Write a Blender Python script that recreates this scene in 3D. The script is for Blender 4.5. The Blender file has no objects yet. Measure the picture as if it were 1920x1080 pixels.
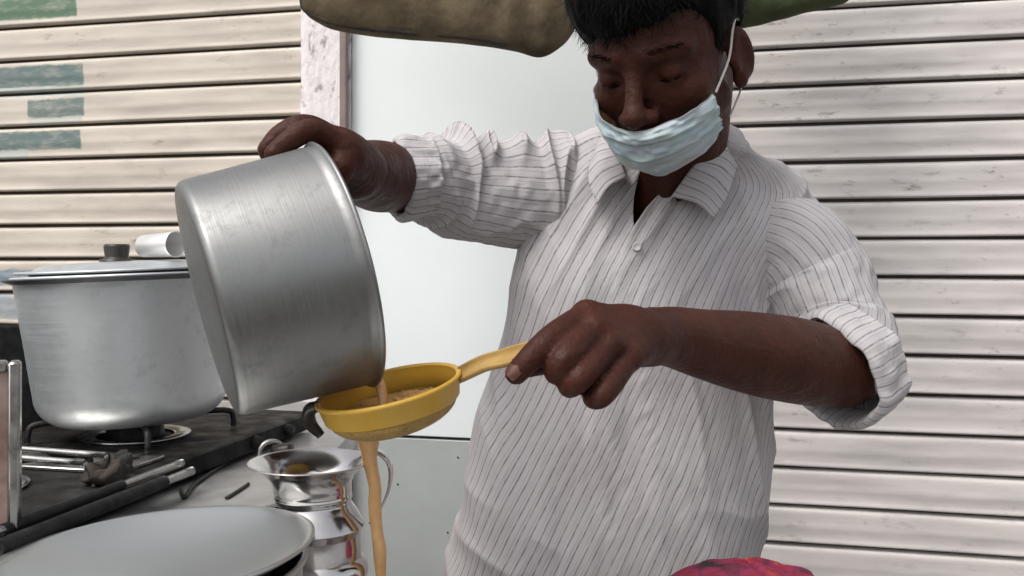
import bpy, math, random
import numpy as np
from mathutils import Vector, Matrix

random.seed(7)
rng = np.random.default_rng(7)
sc = bpy.context.scene
COL = sc.collection

# ------------------------------------------------------------------ camera
EYE = 1.35          # eye height of the photographer
F = 1700.0          # focal length in photo pixels (1920 wide)
HZ = 490.0          # photo row of the horizon
cam = bpy.data.cameras.new("camera")
cam.sensor_width = 36.0
cam.lens = 36.0 * F / 1920.0
cam.shift_y = -(540.0 - HZ) / 1920.0
cam.clip_start = 0.01
cam.clip_end = 2000
co = bpy.data.objects.new("camera", cam)
COL.objects.link(co)
co.location = (0, 0, EYE)
co.rotation_euler = (math.radians(90), 0, 0)
sc.camera = co

# ------------------------------------------------------------------ light
SUN_DIR = Vector((-0.38, -0.40, 0.83)).normalized()     # towards the sun
SUN_EL = math.asin(SUN_DIR.z)
SUN_AZ = math.atan2(SUN_DIR.x, SUN_DIR.y)
w = bpy.data.worlds.new("World")
sc.world = w
w.use_nodes = True
wn = w.node_tree
bg = wn.nodes["Background"]
sky = wn.nodes.new("ShaderNodeTexSky")
sky.sky_type = 'NISHITA'
sky.sun_disc = False
sky.sun_elevation = SUN_EL
sky.sun_rotation = SUN_AZ
sky.air_density = 1.0
sky.dust_density = 4.0
hs = wn.nodes.new("ShaderNodeHueSaturation")
hs.inputs["Saturation"].default_value = 0.25            # overcast: a grey-white sky
wn.links.new(sky.outputs[0], hs.inputs["Color"])
wn.links.new(hs.outputs[0], bg.inputs["Color"])
bg.inputs["Strength"].default_value = 0.15
sl = bpy.data.lights.new("sun", 'SUN')
sl.energy = 1.1
sl.angle = math.radians(22)
sl.color = (1.0, 0.96, 0.9)
so = bpy.data.objects.new("sun", sl)
COL.objects.link(so)
so.rotation_euler = SUN_DIR.to_track_quat('Z', 'Y').to_euler()
so.location = (0, 0, 6)
sc.view_settings.view_transform = 'Standard'
sc.view_settings.look = 'None'
sc.view_settings.gamma = 1.0
sc.view_settings.exposure = 0.40
sc.cycles.max_bounces = 8

# ------------------------------------------------------------------ helpers
def P(px, py, Y):
    """Photo pixel at a real depth Y -> place in metres."""
    return np.array([(px - 960.0) / F * Y, Y, EYE - (py - HZ) / F * Y])

WX0, WY0, WK = 0.988, 1.75, 0.22      # the shop front plane: Y = WY0 + (WX0 - X)*WK
def wall_y(x):
    return WY0 + (WX0 - x) * WK
def W(px, py, off=0.0):
    t = (px - 960.0) / F
    Y = (WY0 + WX0 * WK - off) / (1 + t * WK)
    return P(px, py, Y)

def link(o, parent=None):
    COL.objects.link(o)
    if parent is not None:
        o.parent = parent
    return o

def tag(o, label=None, cat=None, group=None, kind=None):
    if label: o["label"] = label
    if cat: o["category"] = cat
    if group: o["group"] = group
    if kind: o["kind"] = kind
    return o

def empty(name, loc=(0, 0, 0)):
    o = bpy.data.objects.new(name, None)
    o.empty_display_size = 0.05
    o.location = loc
    return link(o)

def build(name, verts, faces, mat, parent=None, smooth=True, uv=None, mats=None, midx=None):
    me = bpy.data.meshes.new(name)
    me.from_pydata([tuple(map(float, v)) for v in verts], [], [tuple(map(int, f)) for f in faces])
    if uv is not None:
        l = me.uv_layers.new(name="UVMap")
        li = np.empty(len(me.loops), dtype=np.int32)
        me.loops.foreach_get("vertex_index", li)
        l.data.foreach_set("uv", np.asarray(uv, dtype=np.float32)[li].ravel())
    if mats:
        for m in mats: me.materials.append(m)
    else:
        me.materials.append(mat)
    if midx is not None:
        me.polygons.foreach_set("material_index", np.asarray(midx, dtype=np.int32))
    me.update()
    if smooth:
        me.shade_smooth()
    o = bpy.data.objects.new(name, me)
    link(o, parent)
    if parent is not None and parent.location.length > 0:
        o.matrix_parent_inverse = Matrix.Translation(-parent.location)
    return o

def smooth_angle(o, deg=40):
    me = o.data
    a = np.array([0.0])
    import bmesh
    bm = bmesh.new(); bm.from_mesh(me)
    for e in bm.edges:
        if len(e.link_faces) == 2:
            e.smooth = e.calc_face_angle(0) < math.radians(deg)
    bm.to_mesh(me); bm.free()
    return o

def grid_faces(n, m, close_u=False, close_v=False, base=0):
    f = []
    for i in range(n - (0 if close_u else 1)):
        i2 = (i + 1) % n
        for j in range(m - (0 if close_v else 1)):
            j2 = (j + 1) % m
            f.append((base + i * m + j, base + i2 * m + j, base + i2 * m + j2, base + i * m + j2))
    return f

def lathe_uv(profile, segs):
    q = np.array(profile); L_ = np.concatenate([[0], np.cumsum(np.linalg.norm(np.diff(q, axis=0), axis=1))])
    return [(math.cos(2 * math.pi * i / segs), l_) for i in range(segs) for l_ in L_]

def lathe(profile, segs=64, M=None, wob=None):
    """profile: list of (r, z). Returns verts, faces (axis = local z)."""
    v = []
    n = len(profile)
    for i in range(segs):
        a = 2 * math.pi * i / segs
        for (r, z) in profile:
            rr = r * (1 + (wob(a, z) if wob else 0))
            v.append((rr * math.cos(a), rr * math.sin(a), z))
    f = grid_faces(segs, n, close_u=True)
    if M is not None:
        v = [tuple(M @ Vector(p)) for p in v]
    return v, f

def axis_matrix(loc, z, xhint=(1, 0, 0)):
    z = Vector(z).normalized()
    x = Vector(xhint)
    x = (x - z * x.dot(z)).normalized()
    y = z.cross(x)
    return Matrix(((x.x, y.x, z.x, loc[0]), (x.y, y.y, z.y, loc[1]), (x.z, y.z, z.z, loc[2]), (0, 0, 0, 1)))

def spline(pts, n):
    """Catmull-Rom through rows of any width."""
    p = np.asarray(pts, dtype=float)
    k = len(p)
    t = np.linspace(0, k - 1, n)
    return spline_at(p, t)

def spline_at(p, t):
    k = len(p)
    t = np.clip(t, 0, k - 1 - 1e-9)
    i = np.floor(t).astype(int)
    f = (t - i)[..., None]
    pad = np.vstack([2 * p[0] - p[1], p, 2 * p[-1] - p[-2]])
    p0, p1, p2, p3 = pad[i], pad[i + 1], pad[i + 2], pad[np.minimum(i + 3, k + 1)]
    return 0.5 * (2 * p1 + (p2 - p0) * f + (2 * p0 - 5 * p1 + 4 * p2 - p3) * f ** 2 + (3 * p1 - p0 - 3 * p2 + p3) * f ** 3)

def frames(c):
    t = np.gradient(c, axis=0)
    t /= np.linalg.norm(t, axis=1)[:, None]
    a = np.zeros_like(c); b = np.zeros_like(c)
    ref = np.array([0, 0, 1.0]) if abs(t[0][2]) < 0.9 else np.array([1.0, 0, 0])
    x = ref - t[0] * ref.dot(t[0]); x /= np.linalg.norm(x)
    for i in range(len(c)):
        x = x - t[i] * x.dot(t[i]); x /= np.linalg.norm(x)
        a[i] = x; b[i] = np.cross(t[i], x)
    return t, a, b

def tube(path, rad, n=None, segs=10, caps=True):
    p = np.asarray(path, dtype=float)
    n = n or len(p)
    r = np.asarray(rad, dtype=float) if np.ndim(rad) else np.full(len(p), float(rad))
    q = spline(np.hstack([p, r[:, None]]), n)
    c, rr = q[:, :3], q[:, 3]
    t, a, b = frames(c)
    v = []
    for i in range(n):
        for j in range(segs):
            th = 2 * math.pi * j / segs
            v.append(c[i] + rr[i] * (math.cos(th) * a[i] + math.sin(th) * b[i]))
    f = grid_faces(n, segs, close_v=True)
    if caps:
        f.append(tuple(range(segs - 1, -1, -1)))
        f.append(tuple((n - 1) * segs + j for j in range(segs)))
    return v, f

class MB:
    """Collects shapes that make up ONE part."""
    def __init__(s): s.v = []; s.f = []
    def add(s, vf):
        b = len(s.v)
        s.v += [tuple(map(float, p)) for p in vf[0]]
        s.f += [tuple(b + i for i in q) for q in vf[1]]
        return s
    def box(s, c, half, M=None, bevel=0.0):
        c = Vector(c); hx, hy, hz = half
        b = min(bevel, hx * .9, hy * .9, hz * .9)
        pts = []; idx = {}
        if b <= 0:
            pts = [(x * hx, y * hy, z * hz) for x in (-1, 1) for y in (-1, 1) for z in (-1, 1)]
            fs = [(0, 1, 3, 2), (4, 6, 7, 5), (0, 4, 5, 1), (2, 3, 7, 6), (0, 2, 6, 4), (1, 5, 7, 3)]
        else:
            def key(x, y, z, ax):
                k = (x, y, z, ax)
                if k not in idx:
                    p = [x * hx, y * hy, z * hz]
                    for q in range(3):
                        if q != ax: p[q] -= (x, y, z)[q] * b
                    idx[k] = len(pts); pts.append(tuple(p))
                return idx[k]
            fs = []
            sg = (-1, 1)
            for x in sg:
                fs.append((key(x, -1, -1, 0), key(x, 1, -1, 0), key(x, 1, 1, 0), key(x, -1, 1, 0)))
            for y in sg:
                fs.append((key(-1, y, -1, 1), key(1, y, -1, 1), key(1, y, 1, 1), key(-1, y, 1, 1)))
            for z in sg:
                fs.append((key(-1, -1, z, 2), key(1, -1, z, 2), key(1, 1, z, 2), key(-1, 1, z, 2)))
            for x in sg:
                for y in sg:
                    fs.append((key(x, y, -1, 0), key(x, y, 1, 0), key(x, y, 1, 1), key(x, y, -1, 1)))
            for x in sg:
                for z in sg:
                    fs.append((key(x, -1, z, 0), key(x, 1, z, 0), key(x, 1, z, 2), key(x, -1, z, 2)))
            for y in sg:
                for z in sg:
                    fs.append((key(-1, y, z, 1), key(1, y, z, 1), key(1, y, z, 2), key(-1, y, z, 2)))
            for x in sg:
                for y in sg:
                    for z in sg:
                        fs.append((key(x, y, z, 0), key(x, y, z, 1), key(x, y, z, 2)))
        if M is not None:
            pts = [tuple(M @ (c + Vector(p))) for p in pts]
        else:
            pts = [tuple(c + Vector(p)) for p in pts]
        return s.add((pts, fs))
    def out(s, name, mat, parent=None, smooth=True, angle=40):
        o = build(name, s.v, s.f, mat, parent, smooth)
        import bmesh
        bm = bmesh.new(); bm.from_mesh(o.data)
        bmesh.ops.recalc_face_normals(bm, faces=bm.faces)
        if smooth:
            for e in bm.edges:
                if len(e.link_faces) == 2:
                    e.smooth = e.calc_face_angle(0) < math.radians(angle)
        bm.to_mesh(o.data); bm.free()
        return o

# ---- value noise in numpy
def _h(ix, iy, iz, seed):
    n = (ix * 374761393 + iy * 668265263 + iz * 2147483647 + seed * 974634777) & 0xFFFFFFFF
    n = ((n ^ (n >> 13)) * 1274126177) & 0xFFFFFFFF
    return ((n ^ (n >> 16)) & 0xFFFF) / 65535.0
def noise3(x, y, z, seed=0):
    x, y, z = np.broadcast_arrays(np.asarray(x, float), np.asarray(y, float), np.asarray(z, float))
    ix, iy, iz = (np.floor(q).astype(np.int64) for q in (x, y, z))
    fx, fy, fz = x - ix, y - iy, z - iz
    fx, fy, fz = (q * q * (3 - 2 * q) for q in (fx, fy, fz))
    r = 0
    for a in (0, 1):
        for b in (0, 1):
            for c in (0, 1):
                wgt = (fx if a else 1 - fx) * (fy if b else 1 - fy) * (fz if c else 1 - fz)
                r = r + wgt * _h(ix + a, iy + b, iz + c, seed)
    return r * 2 - 1

# ------------------------------------------------------------------ materials
def mat(name, col, rough=0.6, metal=0.0, var=0.12, scale=8.0, bump=0.0, bscale=60.0, col2=None, col2_amt=0.5,
        stretch=(1, 1, 1), rvar=0.0, spec=None, sss=0.0, coat=0.0, trans=0.0, coords="Object", rp=None):
    m = bpy.data.materials.new(name)
    m.use_nodes = True
    nt = m.node_tree
    b = nt.nodes["Principled BSDF"]
    N, L = nt.nodes.new, nt.links.new
    tc = N("ShaderNodeTexCoord")
    mp = N("ShaderNodeMapping"); mp.inputs["Scale"].default_value = stretch
    L(tc.outputs[coords], mp.inputs[0])
    n1 = N("ShaderNodeTexNoise"); n1.inputs["Scale"].default_value = scale; n1.inputs["Detail"].default_value = 6
    n1.inputs["Roughness"].default_value = 0.65
    L(mp.outputs[0], n1.inputs["Vector"])
    r = N("ShaderNodeValToRGB")
    c = np.array(col)
    c2 = np.array(col2) if col2 is not None else c * (1 - var * 1.6)
    r.color_ramp.elements[0].position = 0.5 - 0.22 * col2_amt * 2 + 0.0
    r.color_ramp.elements[1].position = 0.72
    if rp: r.color_ramp.elements[0].position, r.color_ramp.elements[1].position = rp
    r.color_ramp.elements[0].color = (*c2, 1)
    r.color_ramp.elements[1].color = (*np.minimum(c * (1 + var * 0.5), 1), 1)
    L(n1.outputs[0], r.inputs[0])
    L(r.outputs[0], b.inputs["Base Color"])
    b.inputs["Roughness"].default_value = rough
    b.inputs["Metallic"].default_value = metal
    if spec is not None: b.inputs["Specular IOR Level"].default_value = spec
    if coat: b.inputs["Coat Weight"].default_value = coat
    if trans: b.inputs["Transmission Weight"].default_value = trans
    if sss:
        b.inputs["Subsurface Weight"].default_value = sss
        b.inputs["Subsurface Radius"].default_value = (0.012, 0.004, 0.002)
    if rvar:
        n3 = N("ShaderNodeTexNoise"); n3.inputs["Scale"].default_value = scale * 2.3; n3.inputs["Detail"].default_value = 8
        L(mp.outputs[0], n3.inputs["Vector"])
        mr = N("ShaderNodeMapRange")
        mr.inputs["From Min"].default_value = 0.3; mr.inputs["From Max"].default_value = 0.7
        mr.inputs["To Min"].default_value = max(0.02, rough - rvar); mr.inputs["To Max"].default_value = min(1, rough + rvar)
        L(n3.outputs[0], mr.inputs[0]); L(mr.outputs[0], b.inputs["Roughness"])
    if bump:
        n2 = N("ShaderNodeTexNoise"); n2.inputs["Scale"].default_value = bscale; n2.inputs["Detail"].default_value = 4
        L(mp.outputs[0], n2.inputs["Vector"])
        bm = N("ShaderNodeBump"); bm.inputs["Strength"].default_value = bump; bm.inputs["Distance"].default_value = 0.01
        L(n2.outputs[0], bm.inputs["Height"]); L(bm.outputs[0], b.inputs["Normal"])
    return m

M_ground = mat("ground_dust", (0.075, 0.068, 0.06), 0.95, var=0.3, scale=1.5, bump=0.4, bscale=30)
M_alu = mat("aluminium", (0.54, 0.54, 0.53), 0.37, 1.0, var=0.05, scale=40, rvar=0.05)
M_aludull = mat("dull_aluminium", (0.60, 0.625, 0.635), 0.45, 0.7, var=0.08, scale=26, rvar=0.08)
M_alulid = mat("lid_aluminium", (0.50, 0.51, 0.50), 0.28, 0.8, var=0.01, scale=2)
M_steel = mat("polished_steel", (0.66, 0.63, 0.61), 0.15, 1.0, var=0.10, scale=20, rvar=0.06, bump=0.03, bscale=26)
M_rimshade = mat("shaded_rim", (0.16, 0.16, 0.165), 0.4, 0.7, var=0.2, scale=20)  # pot's rim flange darkened: shade under the lid edge put into its colour
M_sheet = mat("galvanised_sheet", (0.50, 0.50, 0.49), 0.46, 0.75, var=0.22, scale=12, rvar=0.12, bump=0.08, bscale=18)
M_black = mat("sooty_black", (0.008, 0.008, 0.009), 0.7, 0.0, var=0.4, scale=25, rvar=0.2, bump=0.2, bscale=60)
M_greasy = mat("greasy_stove_top", (0.040, 0.038, 0.036), 0.55, 0.0, var=0.3, scale=18, rvar=0.15, bump=0.25, bscale=50,
               col2=(0.006, 0.006, 0.006), col2_amt=0.4, spec=0.12)
M_iron = mat("cast_iron", (0.025, 0.024, 0.023), 0.55, 0.2, var=0.3, scale=30, bump=0.2, bscale=90)
M_brightbar = mat("worn_steel_bar", (0.55, 0.54, 0.52), 0.3, 1.0, var=0.2, scale=30, rvar=0.12)
M_wood = mat("cart_wood", (0.22, 0.15, 0.10), 0.7, var=0.3, scale=10, stretch=(1, 8, 8), bump=0.2, bscale=20)
M_yellow = mat("yellow_plastic", (0.72, 0.43, 0.06), 0.38, var=0.14, scale=14, rvar=0.08, sss=0.1)
M_tan = mat("tea_stained_plastic", (0.50, 0.32, 0.11), 0.4, var=0.25, scale=16, rvar=0.08)
M_mesh = mat("strainer_gauze", (0.52, 0.33, 0.10), 0.55, 0.1, var=0.3, scale=60, bump=0.5, bscale=400)
M_tea = mat("milk_tea", (0.72, 0.42, 0.18), 0.08, var=0.16, scale=30, sss=0.35)
M_darkplastic = mat("brown_black_plastic", (0.028, 0.022, 0.018), 0.4, var=0.2, scale=20)
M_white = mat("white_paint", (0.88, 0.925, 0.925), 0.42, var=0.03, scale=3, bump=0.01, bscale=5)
M_whitelow = mat("shaded_white_paint", (0.46, 0.485, 0.475), 0.5, var=0.10, scale=4, bump=0.02, bscale=8)  # same white panel; the shade on its lower part is put in the colour
M_pillar = mat("flaking_pink_white_paint", (0.80, 0.75, 0.76), 0.85, var=0.08, scale=30, bump=0.5, bscale=40,
               col2=(0.42, 0.37, 0.38), rp=(0.36, 0.44), stretch=(1.6, 1.6, 0.8))
M_brownstrip = mat("brown_primer", (0.30, 0.22, 0.21), 0.6, var=0.2, scale=20)
M_groove = mat("dark_joint_steel", (0.10, 0.08, 0.07), 0.7, 0.2, var=0.3, scale=20)  # dark colour gives slat grooves their joint shade as well as grime
M_plaster = mat("plaster", (0.45, 0.42, 0.38), 0.9, var=0.2, scale=5, bump=0.2)
M_tarp = mat("olive_brown_tarpaulin", (0.145, 0.108, 0.058), 0.8, var=0.25, scale=7, bump=0.4, bscale=30,
             col2=(0.048, 0.034, 0.017), rp=(0.36, 0.60))
M_tarpg = mat("olive_green_tarpaulin", (0.06, 0.075, 0.022), 0.75, var=0.35, scale=9, bump=0.4, bscale=30)
M_tin = mat("rusty_pink_tin", (0.40, 0.30, 0.27), 0.7, 0.1, var=0.2, scale=18, bump=0.2, bscale=40,
            col2=(0.18, 0.11, 0.09), col2_amt=0.45)
M_hair = mat("black_hair", (0.004, 0.0035, 0.0035), 0.6, var=0.3, scale=40, spec=0.08)
M_skin = mat("dark_brown_skin", (0.060, 0.0165, 0.0095), 0.52, var=0.12, scale=22, rvar=0.10, bump=0.22, bscale=150, sss=0.06,
             col2=(0.040, 0.0125, 0.008), col2_amt=0.5, spec=0.20)
M_lip = mat("lip", (0.16, 0.06, 0.05), 0.4)
M_nail = mat("nail", (0.115, 0.048, 0.034), 0.3, var=0.05)
M_eye = mat("eye_white", (0.35, 0.30, 0.27), 0.15, var=0.05)
M_iris = mat("iris", (0.015, 0.01, 0.008), 0.1)
M_maskstring = mat("mask_elastic", (0.62, 0.56, 0.54), 0.8, var=0.05)
M_trouser = mat("charcoal_trouser", (0.04, 0.04, 0.045), 0.85, var=0.2, scale=20, bump=0.1)
M_rag = mat("dark_brown_rag", (0.06, 0.04, 0.03), 0.9, var=0.4, scale=30, bump=0.4, col2=(0.012, 0.02, 0.02), col2_amt=0.5)
M_tumbler = mat("bright_steel", (0.90, 0.89, 0.87), 0.35, 0.6, var=0.06, scale=12)
M_button = mat("button", (0.55, 0.53, 0.52), 0.3, var=0.05)

def spun_metal(name, col, rough, metal, stain_at=None):
    m = bpy.data.materials.new(name); m.use_nodes = True
    nt = m.node_tree; b = nt.nodes["Principled BSDF"]; N, L = nt.nodes.new, nt.links.new
    uv = N("ShaderNodeUVMap"); sep = N("ShaderNodeSeparateXYZ"); L(uv.outputs[0], sep.inputs[0])
    mp = N("ShaderNodeMapping"); mp.inputs["Scale"].default_value = (1.2, 700, 1); L(uv.outputs[0], mp.inputs[0])
    n = N("ShaderNodeTexNoise"); n.inputs["Scale"].default_value = 1.0; n.inputs["Detail"].default_value = 3; L(mp.outputs[0], n.inputs["Vector"])
    tc = N("ShaderNodeTexCoord")
    n2 = N("ShaderNodeTexNoise"); n2.inputs["Scale"].default_value = 55; n2.inputs["Detail"].default_value = 8; n2.inputs["Roughness"].default_value = 0.75; L(tc.outputs["Object"], n2.inputs["Vector"])
    def mr(sock, a, c, lo, hi):
        q = N("ShaderNodeMapRange"); q.inputs["From Min"].default_value = a; q.inputs["From Max"].default_value = c
        q.inputs["To Min"].default_value = lo; q.inputs["To Max"].default_value = hi; L(sock, q.inputs[0]); return q.outputs[0]
    def mul(a, c):
        q = N("ShaderNodeMath"); q.operation = 'MULTIPLY'; L(a, q.inputs[0]); L(c, q.inputs[1]); return q.outputs[0]
    ad = N("ShaderNodeMath"); ad.operation = 'ADD'
    L(mr(n.outputs[0], .3, .7, rough - .05, rough + .07), ad.inputs[0]); L(mr(n2.outputs[0], .45, .75, -.02, .12), ad.inputs[1])
    L(ad.outputs[0], b.inputs["Roughness"])
    mx = N("ShaderNodeMix"); mx.data_type = 'RGBA'
    L(mr(n2.outputs[0], .52, .75, 0, .55), mx.inputs[0]); mx.inputs[6].default_value = (*col, 1); mx.inputs[7].default_value = (*(np.array(col) * 0.55), 1)
    cur = mx.outputs[2]
    b.inputs["Metallic"].default_value = metal
    if stain_at:
        k = mul(mul(mr(sep.outputs[0], -0.55, -0.95, 0, 1), mr(sep.outputs[1], stain_at - 0.055, stain_at - 0.005, 0, 1)), mr(n2.outputs[0], .38, .60, 0, .85))
        m3 = N("ShaderNodeMix"); m3.data_type = 'RGBA'; L(k, m3.inputs[0]); L(cur, m3.inputs[6]); m3.inputs[7].default_value = (0.16, 0.09, 0.04, 1)
        cur = m3.outputs[2]
        L(mr(k, 0, 1, metal, metal * 0.3), b.inputs["Metallic"])
    L(cur, b.inputs["Base Color"])
    bm = N("ShaderNodeBump"); bm.inputs["Strength"].default_value = 0.05; bm.inputs["Distance"].default_value = 0.002
    L(n.outputs[0], bm.inputs["Height"]); L(bm.outputs[0], b.inputs["Normal"])
    return m

def shutter_material(name, base, grime, patches):
    """Painted steel slats; patches: list of (x0, x1, z0, z1, colour, strength) painted on the metal (world metres)."""
    m = bpy.data.materials.new(name); m.use_nodes = True
    nt = m.node_tree; b = nt.nodes["Principled BSDF"]; N, L = nt.nodes.new, nt.links.new
    geo = N("ShaderNodeNewGeometry")
    n0 = N("ShaderNodeTexNoise"); n0.inputs["Scale"].default_value = 3.0; n0.inputs["Detail"].default_value = 5
    mp = N("ShaderNodeMapping"); mp.inputs["Scale"].default_value = (1.6, 1.6, 9.0)
    L(geo.outputs["Position"], mp.inputs[0]); L(mp.outputs[0], n0.inputs["Vector"])
    r0 = N("ShaderNodeValToRGB")
    r0.color_ramp.elements[0].position = 0.30; r0.color_ramp.elements[1].position = 0.62
    r0.color_ramp.elements[0].color = (*(np.array(base) * 0.74), 1); r0.color_ramp.elements[1].color = (*base, 1)
    L(n0.outputs[0], r0.inputs[0])
    # small scuffs and dirt specks
    n1 = N("ShaderNodeTexNoise"); n1.inputs["Scale"].default_value = 34.0; n1.inputs["Detail"].default_value = 7
    n1.inputs["Roughness"].default_value = 0.7
    mp1 = N("ShaderNodeMapping"); mp1.inputs["Scale"].default_value = (0.55, 0.55, 1.6)
    L(geo.outputs["Position"], mp1.inputs[0]); L(mp1.outputs[0], n1.inputs["Vector"])
    r1 = N("ShaderNodeValToRGB")
    r1.color_ramp.elements[0].position = 0.575; r1.color_ramp.elements[1].position = 0.70
    r1.color_ramp.elements[0].color = (0, 0, 0, 1); r1.color_ramp.elements[1].color = (0.75, 0.75, 0.75, 1)
    L(n1.outputs[0], r1.inputs[0])
    mx = N("ShaderNodeMix"); mx.data_type = 'RGBA'
    nl = N("ShaderNodeTexNoise"); nl.inputs["Scale"].default_value = 2.6; nl.inputs["Detail"].default_value = 3
    mpl = N("ShaderNodeMapping"); mpl.inputs["Scale"].default_value = (1.0, 1.0, 2.2)
    L(geo.outputs["Position"], mpl.inputs[0]); L(mpl.outputs[0], nl.inputs["Vector"])
    rl = N("ShaderNodeMapRange"); rl.inputs["From Min"].default_value = 0.40; rl.inputs["From Max"].default_value = 0.66; rl.inputs["To Min"].default_value = 0.08; rl.inputs["To Max"].default_value = 1.25
    L(nl.outputs[0], rl.inputs[0])
    ml = N("ShaderNodeMath"); ml.operation = 'MULTIPLY'; ml.use_clamp = True
    L(r1.outputs[0], ml.inputs[0]); L(rl.outputs[0], ml.inputs[1])
    L(ml.outputs[0], mx.inputs[0]); L(r0.outputs[0], mx.inputs[6]); mx.inputs[7].default_value = (*grime, 1)
    cur = mx.outputs[2]
    sep = N("ShaderNodeSeparateXYZ")
    # ragged edges of the brushed paint
    ne = N("ShaderNodeTexNoise"); ne.inputs["Scale"].default_value = 30.0; ne.inputs["Detail"].default_value = 3
    L(geo.outputs["Position"], ne.inputs["Vector"])
    va = N("ShaderNodeVectorMath"); va.operation = 'SCALE'; va.inputs["Scale"].default_value = 0.014
    L(ne.outputs["Color"], va.inputs[0])
    vb = N("ShaderNodeVectorMath"); vb.operation = 'ADD'
    L(geo.outputs["Position"], vb.inputs[0]); L(va.outputs[0], vb.inputs[1]); L(vb.outputs[0], sep.inputs[0])
    def ramp(sock, a, bb):
        q = N("ShaderNodeMapRange"); q.inputs["From Min"].default_value = a; q.inputs["From Max"].default_value = bb
        L(sock, q.inputs[0]); return q.outputs[0]
    def mul(a, c):
        q = N("ShaderNodeMath"); q.operation = 'MULTIPLY'; L(a, q.inputs[0])
        if isinstance(c, float): q.inputs[1].default_value = c
        else: L(c, q.inputs[1])
        return q.outputs[0]
    e = 0.0025
    for (x0, x1, z0, z1, colr, stg) in patches:
        k = mul(mul(ramp(sep.outputs[0], x0 - e, x0 + e), ramp(sep.outputs[0], x1 + e, x1 - e)),
                mul(ramp(sep.outputs[2], z0 - e, z0 + e), ramp(sep.outputs[2], z1 + e, z1 - e)))
        wr = N("ShaderNodeMapRange"); wr.inputs["From Min"].default_value = 0.30; wr.inputs["From Max"].default_value = 0.52
        wr.inputs["To Min"].default_value = 0.55
        L(n1.outputs[0], wr.inputs[0])
        k = mul(mul(k, wr.outputs[0]), float(stg))
        q = N("ShaderNodeMix"); q.data_type = 'RGBA'
        L(k, q.inputs[0]); L(cur, q.inputs[6]); q.inputs[7].default_value = (*colr, 1)
        cur = q.outputs[2]
    L(cur, b.inputs["Base Color"])
    b.inputs["Roughness"].default_value = 0.38
    b.inputs["Metallic"].default_value = 0.0
    n2 = N("ShaderNodeTexNoise"); n2.inputs["Scale"].default_value = 14.0; n2.inputs["Detail"].default_value = 3
    L(mp1.outputs[0], n2.inputs["Vector"])
    bm = N("ShaderNodeBump"); bm.inputs["Strength"].default_value = 0.10; bm.inputs["Distance"].default_value = 0.01
    L(n2.outputs[0], bm.inputs["Height"]); L(bm.outputs[0], b.inputs["Normal"])
    return m

def patch(px0, px1, py0, py1, colr, stg):
    a = W(px0, (py0 + py1) / 2); c = W(px1, (py0 + py1) / 2)
    xm = W((px0 + px1) / 2, py0); xn = W((px0 + px1) / 2, py1)
    return (a[0] - (0.4 if px0 <= 0 else 0), c[0], xn[2], xm[2], colr, stg)

TEAL = (0.10, 0.165, 0.16); PALE = (0.40, 0.46, 0.43); GREEN = (0.06, 0.16, 0.085); BLUE = (0.13, 0.22, 0.30)  # PALE: sheen of the strokes on the slats, put in as colour
M_shutL = shutter_material("cream_shutter_paint", (0.66, 0.585, 0.50), (0.22, 0.175, 0.14), [
    patch(0, 150, -60, 30, GREEN, 0.9),
    patch(0, 162, 118, 158, TEAL, 0.92), patch(0, 162, 158, 176, PALE, 0.8),
    patch(58, 164, 180, 214, TEAL, 0.85), patch(58, 160, 214, 226, PALE, 0.6),
    patch(0, 158, 240, 276, TEAL, 0.92), patch(0, 60, 276, 296, PALE, 0.7),
    patch(0, 70, 500, 530, BLUE, 0.85), patch(0, 62, 545, 592, BLUE, 0.6),
])
M_shutR = shutter_material("grey_white_shutter_paint", (0.69, 0.64, 0.61), (0.22, 0.19, 0.17), [])

# ------------------------------------------------------------------ setting
v = [(-400, -400, 0), (400, -400, 0), (400, 400, 0), (-400, 400, 0)]
tag(build("ground", v, [(0, 1, 2, 3)], M_ground, smooth=False), kind="structure")

wall_dir = Vector((1, -WK, 0)).normalized()
wall_nrm = Vector((-WK, -1, 0)).normalized()        # towards the camera
def wall_M(x):
    """Frame on the shop front: x along the wall, y out of it, z up."""
    return Matrix(((wall_dir.x, wall_nrm.x, 0, x), (wall_dir.y, wall_nrm.y, 0, wall_y(x)), (0, 0, 1, 0), (0, 0, 0, 1)))

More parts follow.
